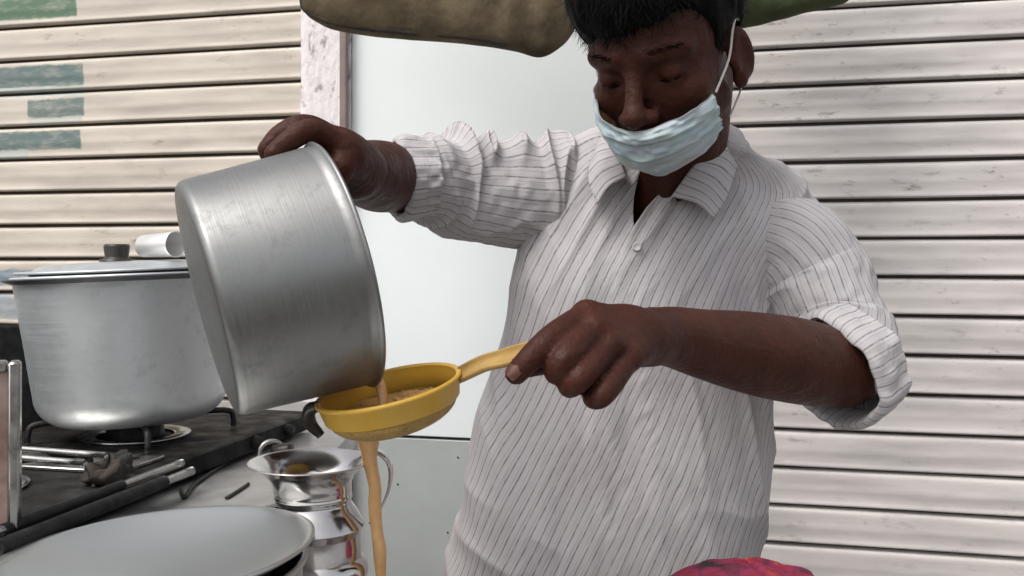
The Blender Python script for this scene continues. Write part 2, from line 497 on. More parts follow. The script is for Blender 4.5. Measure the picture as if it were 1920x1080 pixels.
SLAT = 0.0775
def shutter(x0, x1, z_line, m, label, ztop=2.35, SLAT=0.0775):
    """A rolling shutter between x0 and x1 with a joint at height z_line."""
    L = (x1 - x0) / wall_dir.x
    t = empty("rolling_shutter", (x0, wall_y(x0), 0))
    tag(t, label, "shutter", "steel rolling shutters of the shop front")
    # profile (out, z): hooked lower lip, convex face with a faint middle crease, recessed neck
    prof = [(-0.014, 0.0000), (-0.014, 0.0064), (0.0020, 0.0066), (0.0046, 0.0080), (0.0050, 0.0105), (0.0036, 0.0145), (0.0028, 0.019), (0.0029, 0.028), (0.0035, 0.035),
            (0.0040, 0.040), (0.0031, 0.046), (0.0029, 0.054), (0.0028, 0.062), (0.0026, 0.068), (0.0012, 0.0730), (-0.004, 0.0764), (-0.014, 0.0775)]
    prof = [(a_, b_ * SLAT / 0.0775) for a_, b_ in prof]
    nseg = 24
    shapes = []
    for k in range(4):
        vs = []
        for i in range(nseg + 1):
            x = L * i / nseg
            dent = 0.0016 * float(noise3(x * 3.1, k * 7.7, 0.3, 11)) + 0.001 * float(noise3(x * 11.0, k * 3.1, 5.3, 12))
            zz = 0.0010 * float(noise3(x * 2.2, k * 5.5, 9.1, 13))
            for (o_, z_) in prof:
                amt = 1.0 if o_ > 0 else 0.0
                vs.append((x, o_ + dent * amt, z_ + zz))
        me = bpy.data.meshes.new("slat")
        me.from_pydata(vs, [], grid_faces(nseg + 1, len(prof)))
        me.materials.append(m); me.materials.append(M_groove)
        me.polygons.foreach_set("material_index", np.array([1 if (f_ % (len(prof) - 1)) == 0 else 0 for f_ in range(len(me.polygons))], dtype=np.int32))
        me.shade_smooth(); me.update()
        shapes.append(me)
    Mw = wall_M(x0)
    kb = math.floor(z_line / SLAT)
    z = z_line - kb * SLAT
    i = 0
    while z < ztop:
        o = bpy.data.objects.new("slat", shapes[(i * 7 + i // 3) % 4])
        link(o, t)
        o.matrix_parent_inverse = Matrix.Translation(-t.location)
        o.matrix_local = Mw @ Matrix.Translation((0, 0, z))
        o.matrix_parent_inverse = Matrix.Identity(4)
        o.matrix_local = Matrix.Translation(-t.location) @ Mw @ Matrix.Translation((0, 0, z))
        z += SLAT; i += 1
    bar = MB().box((L / 2, 0.0, 0.03), (L / 2, 0.014, 0.028), Mw, 0.004)
    bar.out("bottom_bar", M_groove, t)
    for xx in (-0.02, L + 0.02):
        MB().box((xx, -0.004, 1.2), (0.0185, 0.016, 1.2), Mw, 0.003).out("guide_rail", M_brownstrip, t)
    MB().box((L / 2, -0.026, 1.2), (L / 2, 0.004, 1.2), Mw).out("shutter_backing", M_groove, t)
    return t

xa = W(572, 300)[0]           # right end of the left shutter
xb = W(664, 300)[0]           # right side of the pillar
xc = W(1205, 300)[0]          # right side of the white panel (behind the man)
xd = W(1290, 300)[0]
shutter(-2.6, xa + 0.012, EYE + 0.003, M_shutL, "cream rolling shutter with teal painted strokes, behind the pots on the left", SLAT=0.0815)
shutter(xc + 0.042, 2.6, EYE - 0.0345, M_shutR, "grey white rolling shutter behind the man, on the right")

def pillar(x0, x1, label, strip):
    t = empty("pillar", (x0, wall_y(x0), 0))
    tag(t, label, "pillar")
    Mw = wall_M(x0); L = (x1 - x0) / wall_dir.x
    # uneven plastered face
    nx, nz = 10, 120
    vs = []
    for i in range(nx + 1):
        for j in range(nz + 1):
            x = L * i / nx; z = 2.4 * j / nz
            edge = min(i, nx - i) / nx
            o_ = 0.030 + 0.0035 * float(noise3(x * 18, z * 12, 1.5, 3)) - (0.006 if edge == 0 else 0)
            vs.append(tuple(Mw @ Vector((x, o_, z))))
    fs = grid_faces(nx + 1, nz + 1)
    b = len(vs)
    for (x, y) in ((0, 0.024), (0, -0.08), (L, -0.08), (L, 0.024)):
        for z in (0, 2.4): vs.append(tuple(Mw @ Vector((x, y, z))))
    fs += [(b, b + 1, b + 3, b + 2), (b + 2, b + 3, b + 5, b + 4), (b + 4, b + 5, b + 7, b + 6)]
    build("plaster_face", vs, fs, M_pillar, t)
    if strip:
        MB().box((L - 0.008, 0.040, 1.2), (0.0075, 0.008, 1.2), Mw, 0.002).out("corner_strip", M_brownstrip, t)
    return t
pillar(xa + 0.001, xb, "narrow pillar with flaking pinkish white paint beside the cream shutter", True)

t = empty("white_panel_door", (xb, wall_y(xb), 0))
tag(t, "plain bright white panel between the flaking pillar and the man", "panel")
Mw = wall_M(xb); L = (xc - xb) / wall_dir.x
zs = W(812, 819)[2]
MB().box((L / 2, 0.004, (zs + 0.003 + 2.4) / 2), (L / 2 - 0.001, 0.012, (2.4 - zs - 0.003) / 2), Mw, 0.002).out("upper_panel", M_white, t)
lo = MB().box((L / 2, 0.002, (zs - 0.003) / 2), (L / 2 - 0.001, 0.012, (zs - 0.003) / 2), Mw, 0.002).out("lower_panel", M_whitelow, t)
MB().box((L / 2, -0.02, 1.2), (L / 2 - 0.002, 0.006, 1.2), Mw).out("back_frame", M_groove, t)
# little rivets and chips on the lower panel
for (px, py) in ((862, 855), (750, 905), (843, 995)):
    p = W(px, py, 0.0)
    M4 = axis_matrix(tuple(Vector(p) + wall_nrm * 0.0145), wall_nrm)
    vv, ff = lathe([(0.0, 0.0015), (0.0016, 0.0010), (0.0022, 0.0)], 8, M4)
    build("rivet", vv, ff, M_iron, lo)

# ------------------------------------------------------------------ tarpaulin over the stall
def tarp(name, rim, Y, m, label, top=0.55, thick=0.05, seed=1, tip=None):
    """rim: photo pixels of the lower edge (left to right); hangs as a sagging double fold from above."""
    t = empty(name, tuple(P(rim[0][0], rim[0][1], Y)))
    tag(t, label, "tarpaulin")
    p = np.array([P(a, b, Y + dy) for (a, b, dy) in rim])
    c = spline(p, 90)
    prof = [(0.5, 1.0), (0.52, 0.6), (0.6, 0.3), (0.5, 0.08), (0.2, 0.0), (-0.3, 0.0), (-0.6, 0.06), (-0.75, 0.25), (-0.7, 0.55), (-0.55, 1.0)]
    vs = []
    q = spline(np.array(prof), 40)
    for i in range(len(c)):
        for (dy, dz) in q:
            nz = float(noise3(c[i][0] * 34, dy * 1.5, dz * 1.2, seed + 7)) * 0.010 + float(noise3(c[i][0] * 9, dy * 2, dz * 5, seed)) * 0.014 + float(noise3(c[i][0] * 26, dy * 3, dz * 7, seed + 1)) * 0.006
            zz = c[i][2] + dz * top
            drop = 1 - min(1, dz * 4)
            vs.append((c[i][0] + nz * 0.4, c[i][1] + dy * thick + nz * (0.4 + min(1, dz * 3)), zz + nz * 0.3 * (1 - drop)))
    fs = grid_faces(len(c), len(q))
    fs.append(tuple(range(len(q)))); fs.append(tuple((len(c) - 1) * len(q) + k for k in range(len(q)))[::-1])
    o = build("sheet", vs, fs, m, t)
    rp_ = [(q_[0], q_[1] - 0.2 * thick, q_[2] + 0.004) for q_ in c[2:-2]]
    build("hem_cord", *tube(rp_, 0.0042, 160, 8), M_rag, t)
    return t
t = tarp("tarpaulin", [(562, -60, 0), (568, 5, 0), (580, 30, 0), (640, 54, 0), (760, 68, .01), (880, 78, .01), (960, 90, .0), (1015, 103, 0), (1048, 84, 0), (1080, 35, 0), (1100, -60, 0)],
         1.50, M_tarp, "sagging olive brown tarpaulin hanging at the top, left of the man's head", seed=3)
t2 = tarp("tarpaulin", [(1330, 60, 0), (1395, 47, 0), (1450, 38, 0), (1510, 22, 0), (1560, 10, 0), (1592, -10, 0), (1605, -60, 0)],
          1.50, M_tarpg, "dark green tarpaulin flap at the top, right of the man's head", seed=9)

# ------------------------------------------------------------------ tea cart
ZT = EYE - 0.25            # stove table
ZB = EYE - 0.37            # lower serving board
t = empty("tea_cart", (-0.2, 0.75, 0))
tag(t, "tea cart with a grey metal stove table and a lower serving board", "cart")
# stove table: L-shaped sheet, notched where the big pot stands
poly = [(-1.25, 0.60), (-0.405, 0.60), (-0.405, 0.835), (-0.30, 0.865), (-0.235, 0.95), (-0.235, 1.62), (-1.25, 1.62)]
n = len(poly)
vs = [(x, y, ZT) for x, y in poly] + [(x, y, ZT - 0.03) for x, y in poly]
fs = [tuple(range(n)), tuple(range(2 * n - 1, n - 1, -1))] + [(i, n + i, n + (i + 1) % n, (i + 1) % n) for i in range(n)]
o = build("stove_table", vs, fs, M_sheet, t, smooth=False)
mb = o.modifiers.new("bevel", 'BEVEL'); mb.width = 0.003; mb.segments = 2
MB().box((-0.18, 0.72, ZB - 0.0125), (0.78, 0.27, 0.0125), None, 0.004).out("serving_board", M_sheet, t)
for (x, y, z) in ((-1.2, 0.65, ZT - 0.03), (-1.2, 1.56, ZT - 0.03), (-0.34, 1.56, ZT - 0.03), (-0.90, 0.50, ZB - 0.025), (0.55, 0.50, ZB - 0.025), (0.55, 0.94, ZB - 0.025)):
    MB().box((x, y, z / 2), (0.02, 0.02, z / 2), None, 0.003).out("leg", M_wood, t)
MB().box((-0.18, 0.462, 0.50), (0.74, 0.008, 0.44), None, 0.003).out("front_board", M_wood, t)

# stove frame: along e1 (into the picture), e2 to the left
A = Vector((-0.413, 0.733, 0)); B = Vector((-0.296, 1.247, 0))
e1 = (B - A).normalized(); e2 = Vector((-e1.y, e1.x, 0))
def S(a, l, z):
    q = A + e1 * a + e2 * l
    return Vector((q.x, q.y, z))
ZS = ZT + 0.030            # stove top
M_st = Matrix(((e1.x, e2.x, 0, A.x), (e1.y, e2.y, 0, A.y), (0, 0, 1, 0), (0, 0, 0, 1)))
t = empty("gas_stove", tuple(S(0.3, 0.15, ZT)))
tag(t, "greasy black two-burner gas stove under the covered pot", "stove")
MB().box((0.29, 0.165, ZT + 0.0175), (0.32, 0.15, 0.0125), M_st, 0.003).out("body", M_greasy, t)
for (a, l) in ((0.0, 0.05), (0.58, 0.05), (0.0, 0.28), (0.58, 0.28)):
    MB().box((a, l, ZT + 0.004), (0.012, 0.012, 0.0035), M_st, 0.001).out("foot", M_black, t)
# raised rim along the long edge
# gas pipes along the front edge
for (l, z, r) in ((-0.002, ZS + 0.003, 0.0042), (-0.014, ZS - 0.005, 0.0046)):
    pp = [S(a, l, z) for a in np.linspace(-0.02, 0.25, 8)]
    o = build("gas_pipe", *tube([tuple(q) for q in pp], r, 16, 12), M_brightbar, t)
for (a0, a1, l, z, r) in ((0.0, 0.150, -0.002, ZS + 0.003, 0.0052), (-0.02, 0.200, -0.014, ZS - 0.005, 0.0068)):
    pp = [S(a, l, z) for a in np.linspace(a0, a1, 6)]
    build("pipe_sleeve", *tube([tuple(q) for q in pp], r, 12, 12), M_black, t)
for a in (0.335, 0.42):
    M4 = axis_matrix(tuple(S(a + 0.1, 0.012, ZS - 0.012)), -e2)
    vv, ff = lathe([(0, 0.010), (0.007, 0.010), (0.008, 0.008), (0.009, 0.0), (0.0, 0.0)], 20, M4)
    build("knob", vv, ff, M_black, t)
def burner(a, l):
    c = S(a, l, ZS)
    M4 = Matrix.Translation(c)
    vv, ff = lathe([(0.062, 0.0), (0.066, 0.003), (0.055, 0.004), (0.05, 0.002), (0.046, 0.002)], 36, M4)
    ring = build("drip_ring", vv, ff, M_brightbar, t)
    vv, ff = lathe([(0.034, 0.0), (0.034, 0.016), (0.030, 0.020), (0.012, 0.022), (0.0, 0.022)], 28, M4)
    build("burner", vv, ff, M_iron, t)
    for k in range(4):
        th = k * math.pi / 2 + 0.5
        d = Vector((math.cos(th), math.sin(th), 0))
        p0 = c + d * 0.034; p1 = c + d * 0.120
        z1 = EYE - 0.196
        build("pan_support", *tube([tuple(p1 + Vector((0, 0, 0.002))), tuple(p1 + Vector((0, 0, 0.012))), tuple(p1 * 0.9 + p0 * 0.1 + Vector((0, 0, z1 - ZS))),
                                    tuple(p0 * 0.7 + p1 * 0.3 + Vector((0, 0, z1 - ZS))), tuple(p0 + Vector((0, 0, z1 - ZS - 0.002)))], 0.0038, 18, 8), M_iron, t)
burner(0.385, 0.150)
burner(0.105, 0.150)
# loose bars lying across the near burner
for (a, z) in ((0.155, ZS + 0.030), (0.125, ZS + 0.029)):
    pp = [tuple(S(a, 0.02, z)), tuple(S(a + 0.004, 0.15, z + 0.001)), tuple(S(a - 0.003, 0.30, z))]
    build("pan_support", *tube(pp, 0.0030, 12, 8), M_brightbar, t)

MB().box((0.235, 0.150, ZS + 0.0025), (0.040, 0.115, 0.0022), M_st, 0.001).out("drip_plate", M_brightbar, t)
# black wind guard behind the stove
g = empty("wind_guard", tuple(S(0.3, 0.34, ZT)))
tag(g, "soot black sheet wind guard behind the covered pot, at the left edge", "wind guard")
vs = []
nn = 40
for i in range(nn + 1):
    a = 0.0 + 0.72 * i / nn
    top = EYE - 0.082 + 0.006 * math.sin(a * 9)
    for (dl, zz) in ((0.0, ZT + 0.001), (0.0, top - 0.006), (0.003, top), (0.009, top), (0.012, top - 0.006), (0.012, ZT + 0.001)):
        q = S(a, 0.335 + dl + 0.02 * math.sin(a * 4.4), zz); vs.append(tuple(q))
fs = grid_faces(nn + 1, 6) + [tuple(range(6)), tuple(nn * 6 + k for k in range(6))]
build("sheet", vs, fs, M_black, g)
o = MB().box((0.36, 0.385, ZT + 0.06), (0.36, 0.03, 0.055), M_st, 0.004).out("bracket", M_black, g)

# framed tin board at the near end of the stove
t = empty("tin_board", tuple(S(0.02, 0.1, ZS)))
tag(t, "rusty pinkish tin board with a steel edge, standing at the left edge", "board")
ex = P(38, 800, 0.748)
M_b = Matrix(((-0.92, 0.39, 0, ex[0]), (-0.39, -0.92, 0, ex[1]), (0, 0, 1, 0), (0, 0, 0, 1)))
ztop = P(38, 676, 0.748)[2]; zbot = ZS + 0.001
hh = (ztop - zbot) / 2; zm = (ztop + zbot) / 2
MB().box((0.12, 0, zm - 0.002), (0.112, 0.004, hh - 0.006), M_b, 0.001).out("tin_panel", M_tin, t)
MB().box((0.004, 0, zm), (0.0045, 0.009, hh), M_b, 0.002).out("edge_strip", M_brightbar, t)
MB().box((0.124, 0, ztop - 0.004), (0.1145, 0.008, 0.0045), M_b, 0.0015).out("top_strip", M_brightbar, t)

# rag on the stove
def cloth_lump(name, c, rx, ry, rz, m, seed, parent=None, nu=48, nv=24, amp=0.35):
    vs = []
    for i in range(nu):
        for j in range(nv + 1):
            th = 2 * math.pi * i / nu; ph = math.pi * 0.5 * j / nv
            r = 1 + amp * float(noise3(math.cos(th) * 2 * math.cos(ph), math.sin(th) * 2 * math.cos(ph), ph * 2, seed)) + amp * 0.5 * float(noise3(math.cos(th) * 5, math.sin(th) * 5, ph * 5, seed + 4))
            vs.append((c[0] + rx * r * math.cos(th) * math.cos(ph), c[1] + ry * r * math.sin(th) * math.cos(ph), c[2] + rz * r * math.sin(ph)))
    return build(name, vs, grid_faces(nu, nv + 1, close_u=True), m, parent)
c = S(0.175, 0.030, ZS)
o = cloth_lump("rag", (c.x, c.y, ZS + 0.001), 0.024, 0.036, 0.021, M_rag, 21, amp=0.4)
tag(o, "crumpled dark brown rag lying on the stove edge", "rag")
o.location = (0, 0, 0)

# wire hooks lying on the table
def on_table(px, py, dz=0.0):
    Y = (EYE - ZT - dz) * F / (py - HZ)
    return tuple(P(px, py, Y))
o = build("wire_hook", *tube([on_table(440, 856, .003), on_table(385, 893, .003), on_table(362, 910, .003), on_table(347, 931, .003), on_table(340, 925, .003), on_table(339, 914, .003)], 0.0022, 40, 8), M_iron)
tag(o, "thin bent wire hook lying on the grey stove table", "hook")
o = build("wire_rod", *tube([on_table(466, 907, .002), on_table(445, 921, .002), on_table(424, 934, .002)], 0.0018, 10, 8), M_iron)
tag(o, "short straight wire on the stove table, left of the steel jug", "wire")

# ------------------------------------------------------------------ pots
def pot_profile(R, H, Rb, corner, th=0.002, lip=0.006, flare=0.0):
    """Outside then inside of an open pot, base at z = 0."""
    o_ = [(0.0, 0.0), (Rb * 0.5, 0.0), (Rb - corner * 1.0, 0.0)]
    for k in range(1, 9):
        a = k / 8 * math.pi / 2
        o_.append((Rb - corner + corner * math.sin(a), corner - corner * math.cos(a)))
    for k in range(1, 13):
        s = k / 12
        o_.append((Rb + (R - Rb) * s, corner + (H - lip - corner) * s))
    bead = [(R + lip * 0.5 + flare, H - lip * 0.9), (R + lip * 0.8 + flare, H - lip * 0.4), (R + lip * 0.5 + flare, H), (R + flare * 0.3, H + lip * 0.12), (R - th, H - lip * 0.3)]
    ins = []
    for k in range(12, -1, -1):
        s = k / 12
        ins.append((Rb + (R - Rb) * s - th, max(corner, th) + (H - lip - corner) * s * 0.98))
    for k in range(7, -1, -1):
        a = k / 8 * math.pi / 2
        ins.append((max(Rb - corner + corner * math.sin(a) - th, 0), max(corner - corner * math.cos(a), 0) + th))
    ins += [(Rb * 0.5, th), (0.0, th)]
    return o_ + bead + ins

def dent(seed, amt):
    return lambda a, z: amt * float(noise3(math.cos(a) * 1.6 + 5, math.sin(a) * 1.6, z * 14, seed)) + amt * 0.4 * float(noise3(math.cos(a) * 4, math.sin(a) * 4, z * 30, seed + 1))

# the tilted pot
ax = Vector((math.cos(math.radians(24)) * math.cos(math.radians(14)), math.sin(math.radians(24)) * math.cos(math.radians(14)), math.sin(math.radians(14))))
base_c = Vector(P(384, 563, 0.775))
POT_M = axis_matrix(base_c, ax, (0, 0, 1))
POT_L = 0.121; POT_R = 0.1105; POT_RB = 0.1035
t = empty("cooking_pot", tuple(base_c))
tag(t, "brushed aluminium pot tilted in the man's hand, pouring tea", "pot", "aluminium cooking pots")
pp_ = pot_profile(POT_R, POT_L, POT_RB, 0.008, 0.0016, 0.0042)
vv, ff = lathe(pp_, 160, POT_M, dent(5, 0.008))
build("pot_body", vv, ff, spun_metal("spun_aluminium", (0.28, 0.28, 0.275), 0.47, 1.0, POT_RB + POT_L), t, uv=lathe_uv(pp_, 160))
# tea inside the pot up to the lip
low = POT_M @ Vector((-POT_R + 0.004, 0, POT_L - 0.002))

# covered pot on the stove
pc = P(252, 640, 1.13)
cz = EYE - 0.1955
PM = Matrix.Translation((pc[0], pc[1], cz)) @ Matrix.Rotation(math.radians(-2.2), 4, 'Y')
t = empty("cooking_pot", (pc[0], pc[1], cz))
tag(t, "dull aluminium pot with a lid standing on the black stove", "pot", "aluminium cooking pots")
pp_ = pot_profile(0.128, 0.180, 0.112, 0.036, 0.002, 0.004)
vv, ff = lathe(pp_, 120, PM, dent(9, 0.008))
build("pot_body", vv, ff, spun_metal("worn_aluminium", (0.66, 0.69, 0.70), 0.44, 0.75), t, uv=lathe_uv(pp_, 120))
vv, ff = lathe([(0.129, 0.172), (0.1385, 0.1755), (0.140, 0.1775), (0.1385, 0.1785), (0.128, 0.1770)], 96, PM, dent(9, 0.006))
build("rim_flange", vv, ff, M_rimshade, t)
LM = PM @ Matrix.Translation((0.002, 0, 0.1845)) @ Matrix.Rotation(math.radians(0.8), 4, 'X')
t = empty("pot_lid", tuple(LM @ Vector((0, 0, 0))))
tag(t, "flat dented aluminium lid with dark knob on the pot on the stove", "lid")
vv, ff = lathe([(0.0, 0.012), (0.05, 0.0115), (0.085, 0.010), (0.100, 0.0080), (0.108, 0.0035), (0.1265, 0.0028), (0.1290, 0.001), (0.1265, -0.0006), (0.112, -0.0004), (0.110, -0.0055), (0.106, -0.006), (0.0, -0.003)], 96, LM, dent(19, 0.010))
build("lid_plate", vv, ff, M_aludull, t)
kx = P(219, 480, 1.10)
KM = Matrix.Translation((kx[0], kx[1], (LM @ Vector((0, 0, 0.0115))).z - 0.001))
vv, ff = lathe([(0.020, 0.0), (0.0195, 0.003), (0.0140, 0.0045), (0.0135, 0.006), (0.0150, 0.018), (0.0145, 0.0205), (0.0125, 0.0215), (0.0, 0.0215)], 32, KM)
build("knob", vv, ff, M_darkplastic, t)
# tumbler lying on the lid
tc = P(300, 482, 1.09)
ta = Vector((0.86, -0.5, 0.03)).normalized()
zt = (LM @ Vector((0.04, 0, 0.0115))).z
TM = axis_matrix((tc[0] - 0.026, tc[1] + 0.016, zt + 0.0165), ta)
t = empty("steel_tumbler", (tc[0], tc[1], zt))
tag(t, "small bright steel tumbler lying on its side on the pot lid", "tumbler")
vv, ff = lathe([(0.0, 0.0), (0.0125, 0.0), (0.0135, 0.001), (0.0150, 0.052), (0.0157, 0.058), (0.0152, 0.0588), (0.0143, 0.057), (0.0128, 0.004), (0.0, 0.003)], 40, TM)
build("tumbler_body", vv, ff, M_tumbler, t)

# big covered pot in the foreground
fc = P(288, 1030, 0.70)
t = empty("cooking_pot", (fc[0], fc[1], ZB))
tag(t, "large wide aluminium pot in the near left corner, under a pale lid", "pot", "aluminium cooking pots")
zr = fc[2] - 0.004
FM = Matrix.Translation((fc[0], fc[1], ZB + 0.0005))
vv, ff = lathe(pot_profile(0.113, zr - ZB - 0.006, 0.106, 0.02, 0.002, 0.005), 96, FM, dent(33, 0.004))
build("pot_body", vv, ff, M_alu, t)
t = empty("pot_lid", (fc[0], fc[1], zr))
tag(t, "shallow pale aluminium lid on the large pot in the near left corner", "lid")
FM = Matrix.Translation((fc[0], fc[1], zr - 0.002)) @ Matrix.Rotation(math.radians(-3.5), 4, 'Y')
dp = [(r_, -0.019 + 0.025 * (r_ / 0.118) ** 2.2) for r_ in np.linspace(0, 0.118, 24)]
vv, ff = lathe(dp + [(0.1205, 0.0068), (0.1222, 0.0060), (0.1222, 0.0040), (0.1195, 0.0025), (0.1120, -0.0010), (0.1090, -0.0035), (0.060, -0.0185), (0.0, -0.0215)], 128, FM)
build("lid_plate", vv, ff, M_alulid, t)

# steel jug (lota)
jc = P(582, 865, 0.83)
jz = jc[2]
t = empty("steel_jug", (jc[0], jc[1], ZB))
tag(t, "polished steel jug with wide flared mouth and ribbed belly, behind the stream", "jug")
H = jz - ZB
JM = Matrix.Translation((jc[0] + 0.09 * H, jc[1], ZB)) @ Matrix.Shear('XY', 4, (-0.09, 0.0))
k = 0.83 / F
prof = [(0.0, 0.0), (40 * k, 0.0), (43 * k, 0.004), (52 * k, 0.020), (55 * k, 0.036), (84 * k, H - 0.108), (90 * k, H - 0.099), (86 * k, H - 0.090),
        (70 * k, H - 0.0815), (67 * k, H - 0.0785), (74 * k, H - 0.073), (88 * k, H - 0.060), (89 * k, H - 0.057), (79 * k, H - 0.046), (72 * k, H - 0.040),
        (69 * k, H - 0.036), (72 * k, H - 0.032), (71 * k, H - 0.029), (72 * k, H - 0.026), (74 * k, H - 0.018), (88 * k, H - 0.008), (111 * k, H - 0.0012), (115.5 * k, H), (114 * k, H + 0.0009),
        (108 * k, H - 0.0002), (86 * k, H - 0.008), (72 * k, H - 0.018), (69 * k, H - 0.026), (66 * k, H - 0.04), (82 * k, H - 0.06), (70 * k, H - 0.1), (0, H - 0.11)]
prof = [tuple(q) for q in spline(np.array(prof), 120)]
prof = [(max(r, 0), z) for r, z in prof]
vv, ff = lathe(prof, 96, JM)
build("jug_body", vv, ff, M_steel, t)
hp = [P(680, 850, .84), P(706, 846, .845), P(727, 862, .845), P(733, 890, .845), P(727, 925, .845), P(712, 955, .845), P(695, 978, .84)]
vs = []
c = spline(np.array(hp), 40); tt, aa, bb = frames(c)
for i in range(len(c)):
    for (u_, v_) in ((-0.008, -0.0012), (0.008, -0.0012), (0.0085, 0.0), (0.008, 0.0012), (-0.008, 0.0012), (-0.0085, 0)):
        vs.append(c[i] + np.array([0, 1.0, 0]) * u_ + np.cross(tt[i], [0, 1, 0]) * v_)
build("handle", vs, grid_faces(len(c), 6, close_v=True) + [tuple(range(6)), tuple((len(c) - 1) * 6 + q for q in range(6))], M_steel, t)

# black hose clamp ring behind the jug, on the table edge
rc = Vector(on_table(522, 848, 0.012))
t = empty("hose_clamp", tuple(rc))
tag(t, "small dark metal clamp ring with a screw, behind the jug's mouth", "clamp")
th = np.linspace(0, 2 * math.pi, 30)
ring = [tuple(rc + Vector((-0.009 + 0.0135 * math.cos(a), 0.006 * math.cos(a), 0.0135 * math.sin(a)))) for a in th]
build("ring", *tube(ring, 0.0032, 48, 8, caps=False), M_brightbar, t)
vv, ff = lathe([(0, 0), (0.008, 0), (0.009, 0.003), (0.009, 0.022), (0.007, 0.025), (0, 0.025)], 20, axis_matrix(tuple(rc + Vector((-0.006, 0, 0.001))), (0.95, -0.2, 0.12)))
build("screw", vv, ff, M_darkplastic, t)

# pan below that catches the tea
sx = P(716, 1080, 0.835)
t = empty("catch_pan", (sx[0], sx[1], ZB))
tag(t, "small steel pan under the stream of tea, below the jug", "pan")
vv, ff = lathe(pot_profile(0.052, 0.055, 0.045, 0.008, 0.0015, 0.003), 48, Matrix.Translation((sx[0] + 0.012, sx[1] - 0.02, ZB + 0.0005)))
build("pan_body", vv, ff, M_steel, t)

# ------------------------------------------------------------------ strainer
STR_C = Vector(P(731, 737, 0.815))
sn = Vector((-0.20, -0.13, 0.97)).normalized()
SM = axis_matrix(STR_C, sn, (1, 0, 0.2))
t = empty("tea_strainer", tuple(STR_C))
tag(t, "yellow plastic tea strainer held under the tilted pot", "strainer")
R = 0.0645
vv, ff = lathe([(R - 0.0025, 0.006), (R, 0.0078), (R + 0.0022, 0.0070), (R + 0.0024, 0.0045), (R + 0.0004, 0.0030), (R - 0.003, -0.0125), (R - 0.005, -0.0145), (R - 0.0065, -0.0130), (R - 0.003, 0.0), (R - 0.0025, 0.006)], 96, SM)
build("rim_band", vv, ff, M_yellow, t)
gp = [(R - 0.0055, -0.012)] + [((R - 0.006) * math.cos(a), -0.013 - 0.023 * math.sin(a)) for a in np.linspace(0.05, math.pi / 2, 14)]
gp = [(max(r, 0.0), z) for r, z in gp]
vv, ff = lathe(gp, 96, SM)
build("gauze_bowl", vv, ff, M_mesh, t)
# handle: flat tapering blade from the back rim to the hand
hpts = [SM @ Vector((R * 0.975, R * 0.06, 0.0015)), Vector(P(905, 684, 0.795)), Vector(P(950, 671, 0.768)), Vector(P(1000, 658, 0.750)), Vector(P(1035, 652, 0.745))]
c = spline(np.array([tuple(q) for q in hpts]), 50)
wd = np.interp(np.linspace(0, 1, 50), [0, .25, .45, .7, 1], [0.0085, 0.0095, 0.0095, 0.0090, 0.0080])
tt, aa, bb = frames(c)
vs = []
up = np.array([-0.15, -0.75, 0.65]); up /= np.linalg.norm(up)
for i in range(50):
    side = np.cross(tt[i], up); side /= np.linalg.norm(side)
    nn_ = np.cross(side, tt[i])
    hw = wd[i]
    for (s_, h_) in ((-1, -0.0012), (-1, 0.0032), (-0.78, 0.0034), (-0.7, 0.0012), (0.7, 0.0012), (0.78, 0.0034), (1, 0.0032), (1, -0.0012), (0.7, -0.0022), (-0.7, -0.0022)):
        vs.append(c[i] + side * s_ * hw + nn_ * h_)
build("handle", vs, grid_faces(50, 10, close_v=True) + [tuple(range(10)), tuple(490 + q for q in range(10))], M_tan, t)
# little hook lug on the far side
lug = [SM @ Vector((-R * 0.98, -0.01, 0.004)), SM @ Vector((-R * 1.12, -0.006, 0.001)), SM @ Vector((-R * 1.18, 0.0, -0.012)), SM @ Vector((-R * 1.08, 0.002, -0.026))]
build("hook", *tube([tuple(q) for q in lug], [0.005, 0.006, 0.006, 0.004], 16, 10), M_darkplastic, t)

# stream of tea
o = build("tea_stream", *tube([P(676, 792, .815), P(690, 812, .815), P(693, 828, .815), P(696, 870, .818), P(701, 930, .82), P(706, 990, .822), P(711, 1040, .825), P(716, 1090, .828), P(722, 1160, .83)],
                              [0.016, 0.0140, 0.0105, 0.0070, 0.0056, 0.0052, 0.0062, 0.0046, 0.0042], 80, 20), M_tea)
tag(o, "thin stream of tan milk tea falling from the strainer", "tea")
me = o.data
for vt in me.vertices:
    x, y, z = vt.co
    a = float(noise3(x * 60, z * 34, 2.2, 77)) * 0.0016 + float(noise3(x * 200, z * 90, 4.2, 78)) * 0.0006
    vt.co.x += a; vt.co.y += a * 0.7
# tea running over the pot's lip into the strainer
q0 = POT_M @ Vector((-POT_R + 0.004, 0.0, POT_L + 0.001))
o = build("tea_pour", *tube([tuple(POT_M @ Vector((-POT_R + 0.010, 0.004, POT_L - 0.02))), tuple(POT_M @ Vector((-POT_R + 0.008, 0.0, POT_L + 0.001))), tuple(q0 + Vector((0.010, -0.004, -0.006))), tuple(q0 + Vector((0.014, -0.008, -0.026))), tuple(q0 + Vector((0.012, -0.010, -0.05)))],
                            [0.010, 0.007, 0.0050, 0.0048, 0.0060], 24, 14), M_tea)
tag(o, "tea spilling over the lip of the tilted pot into the strainer", "tea")
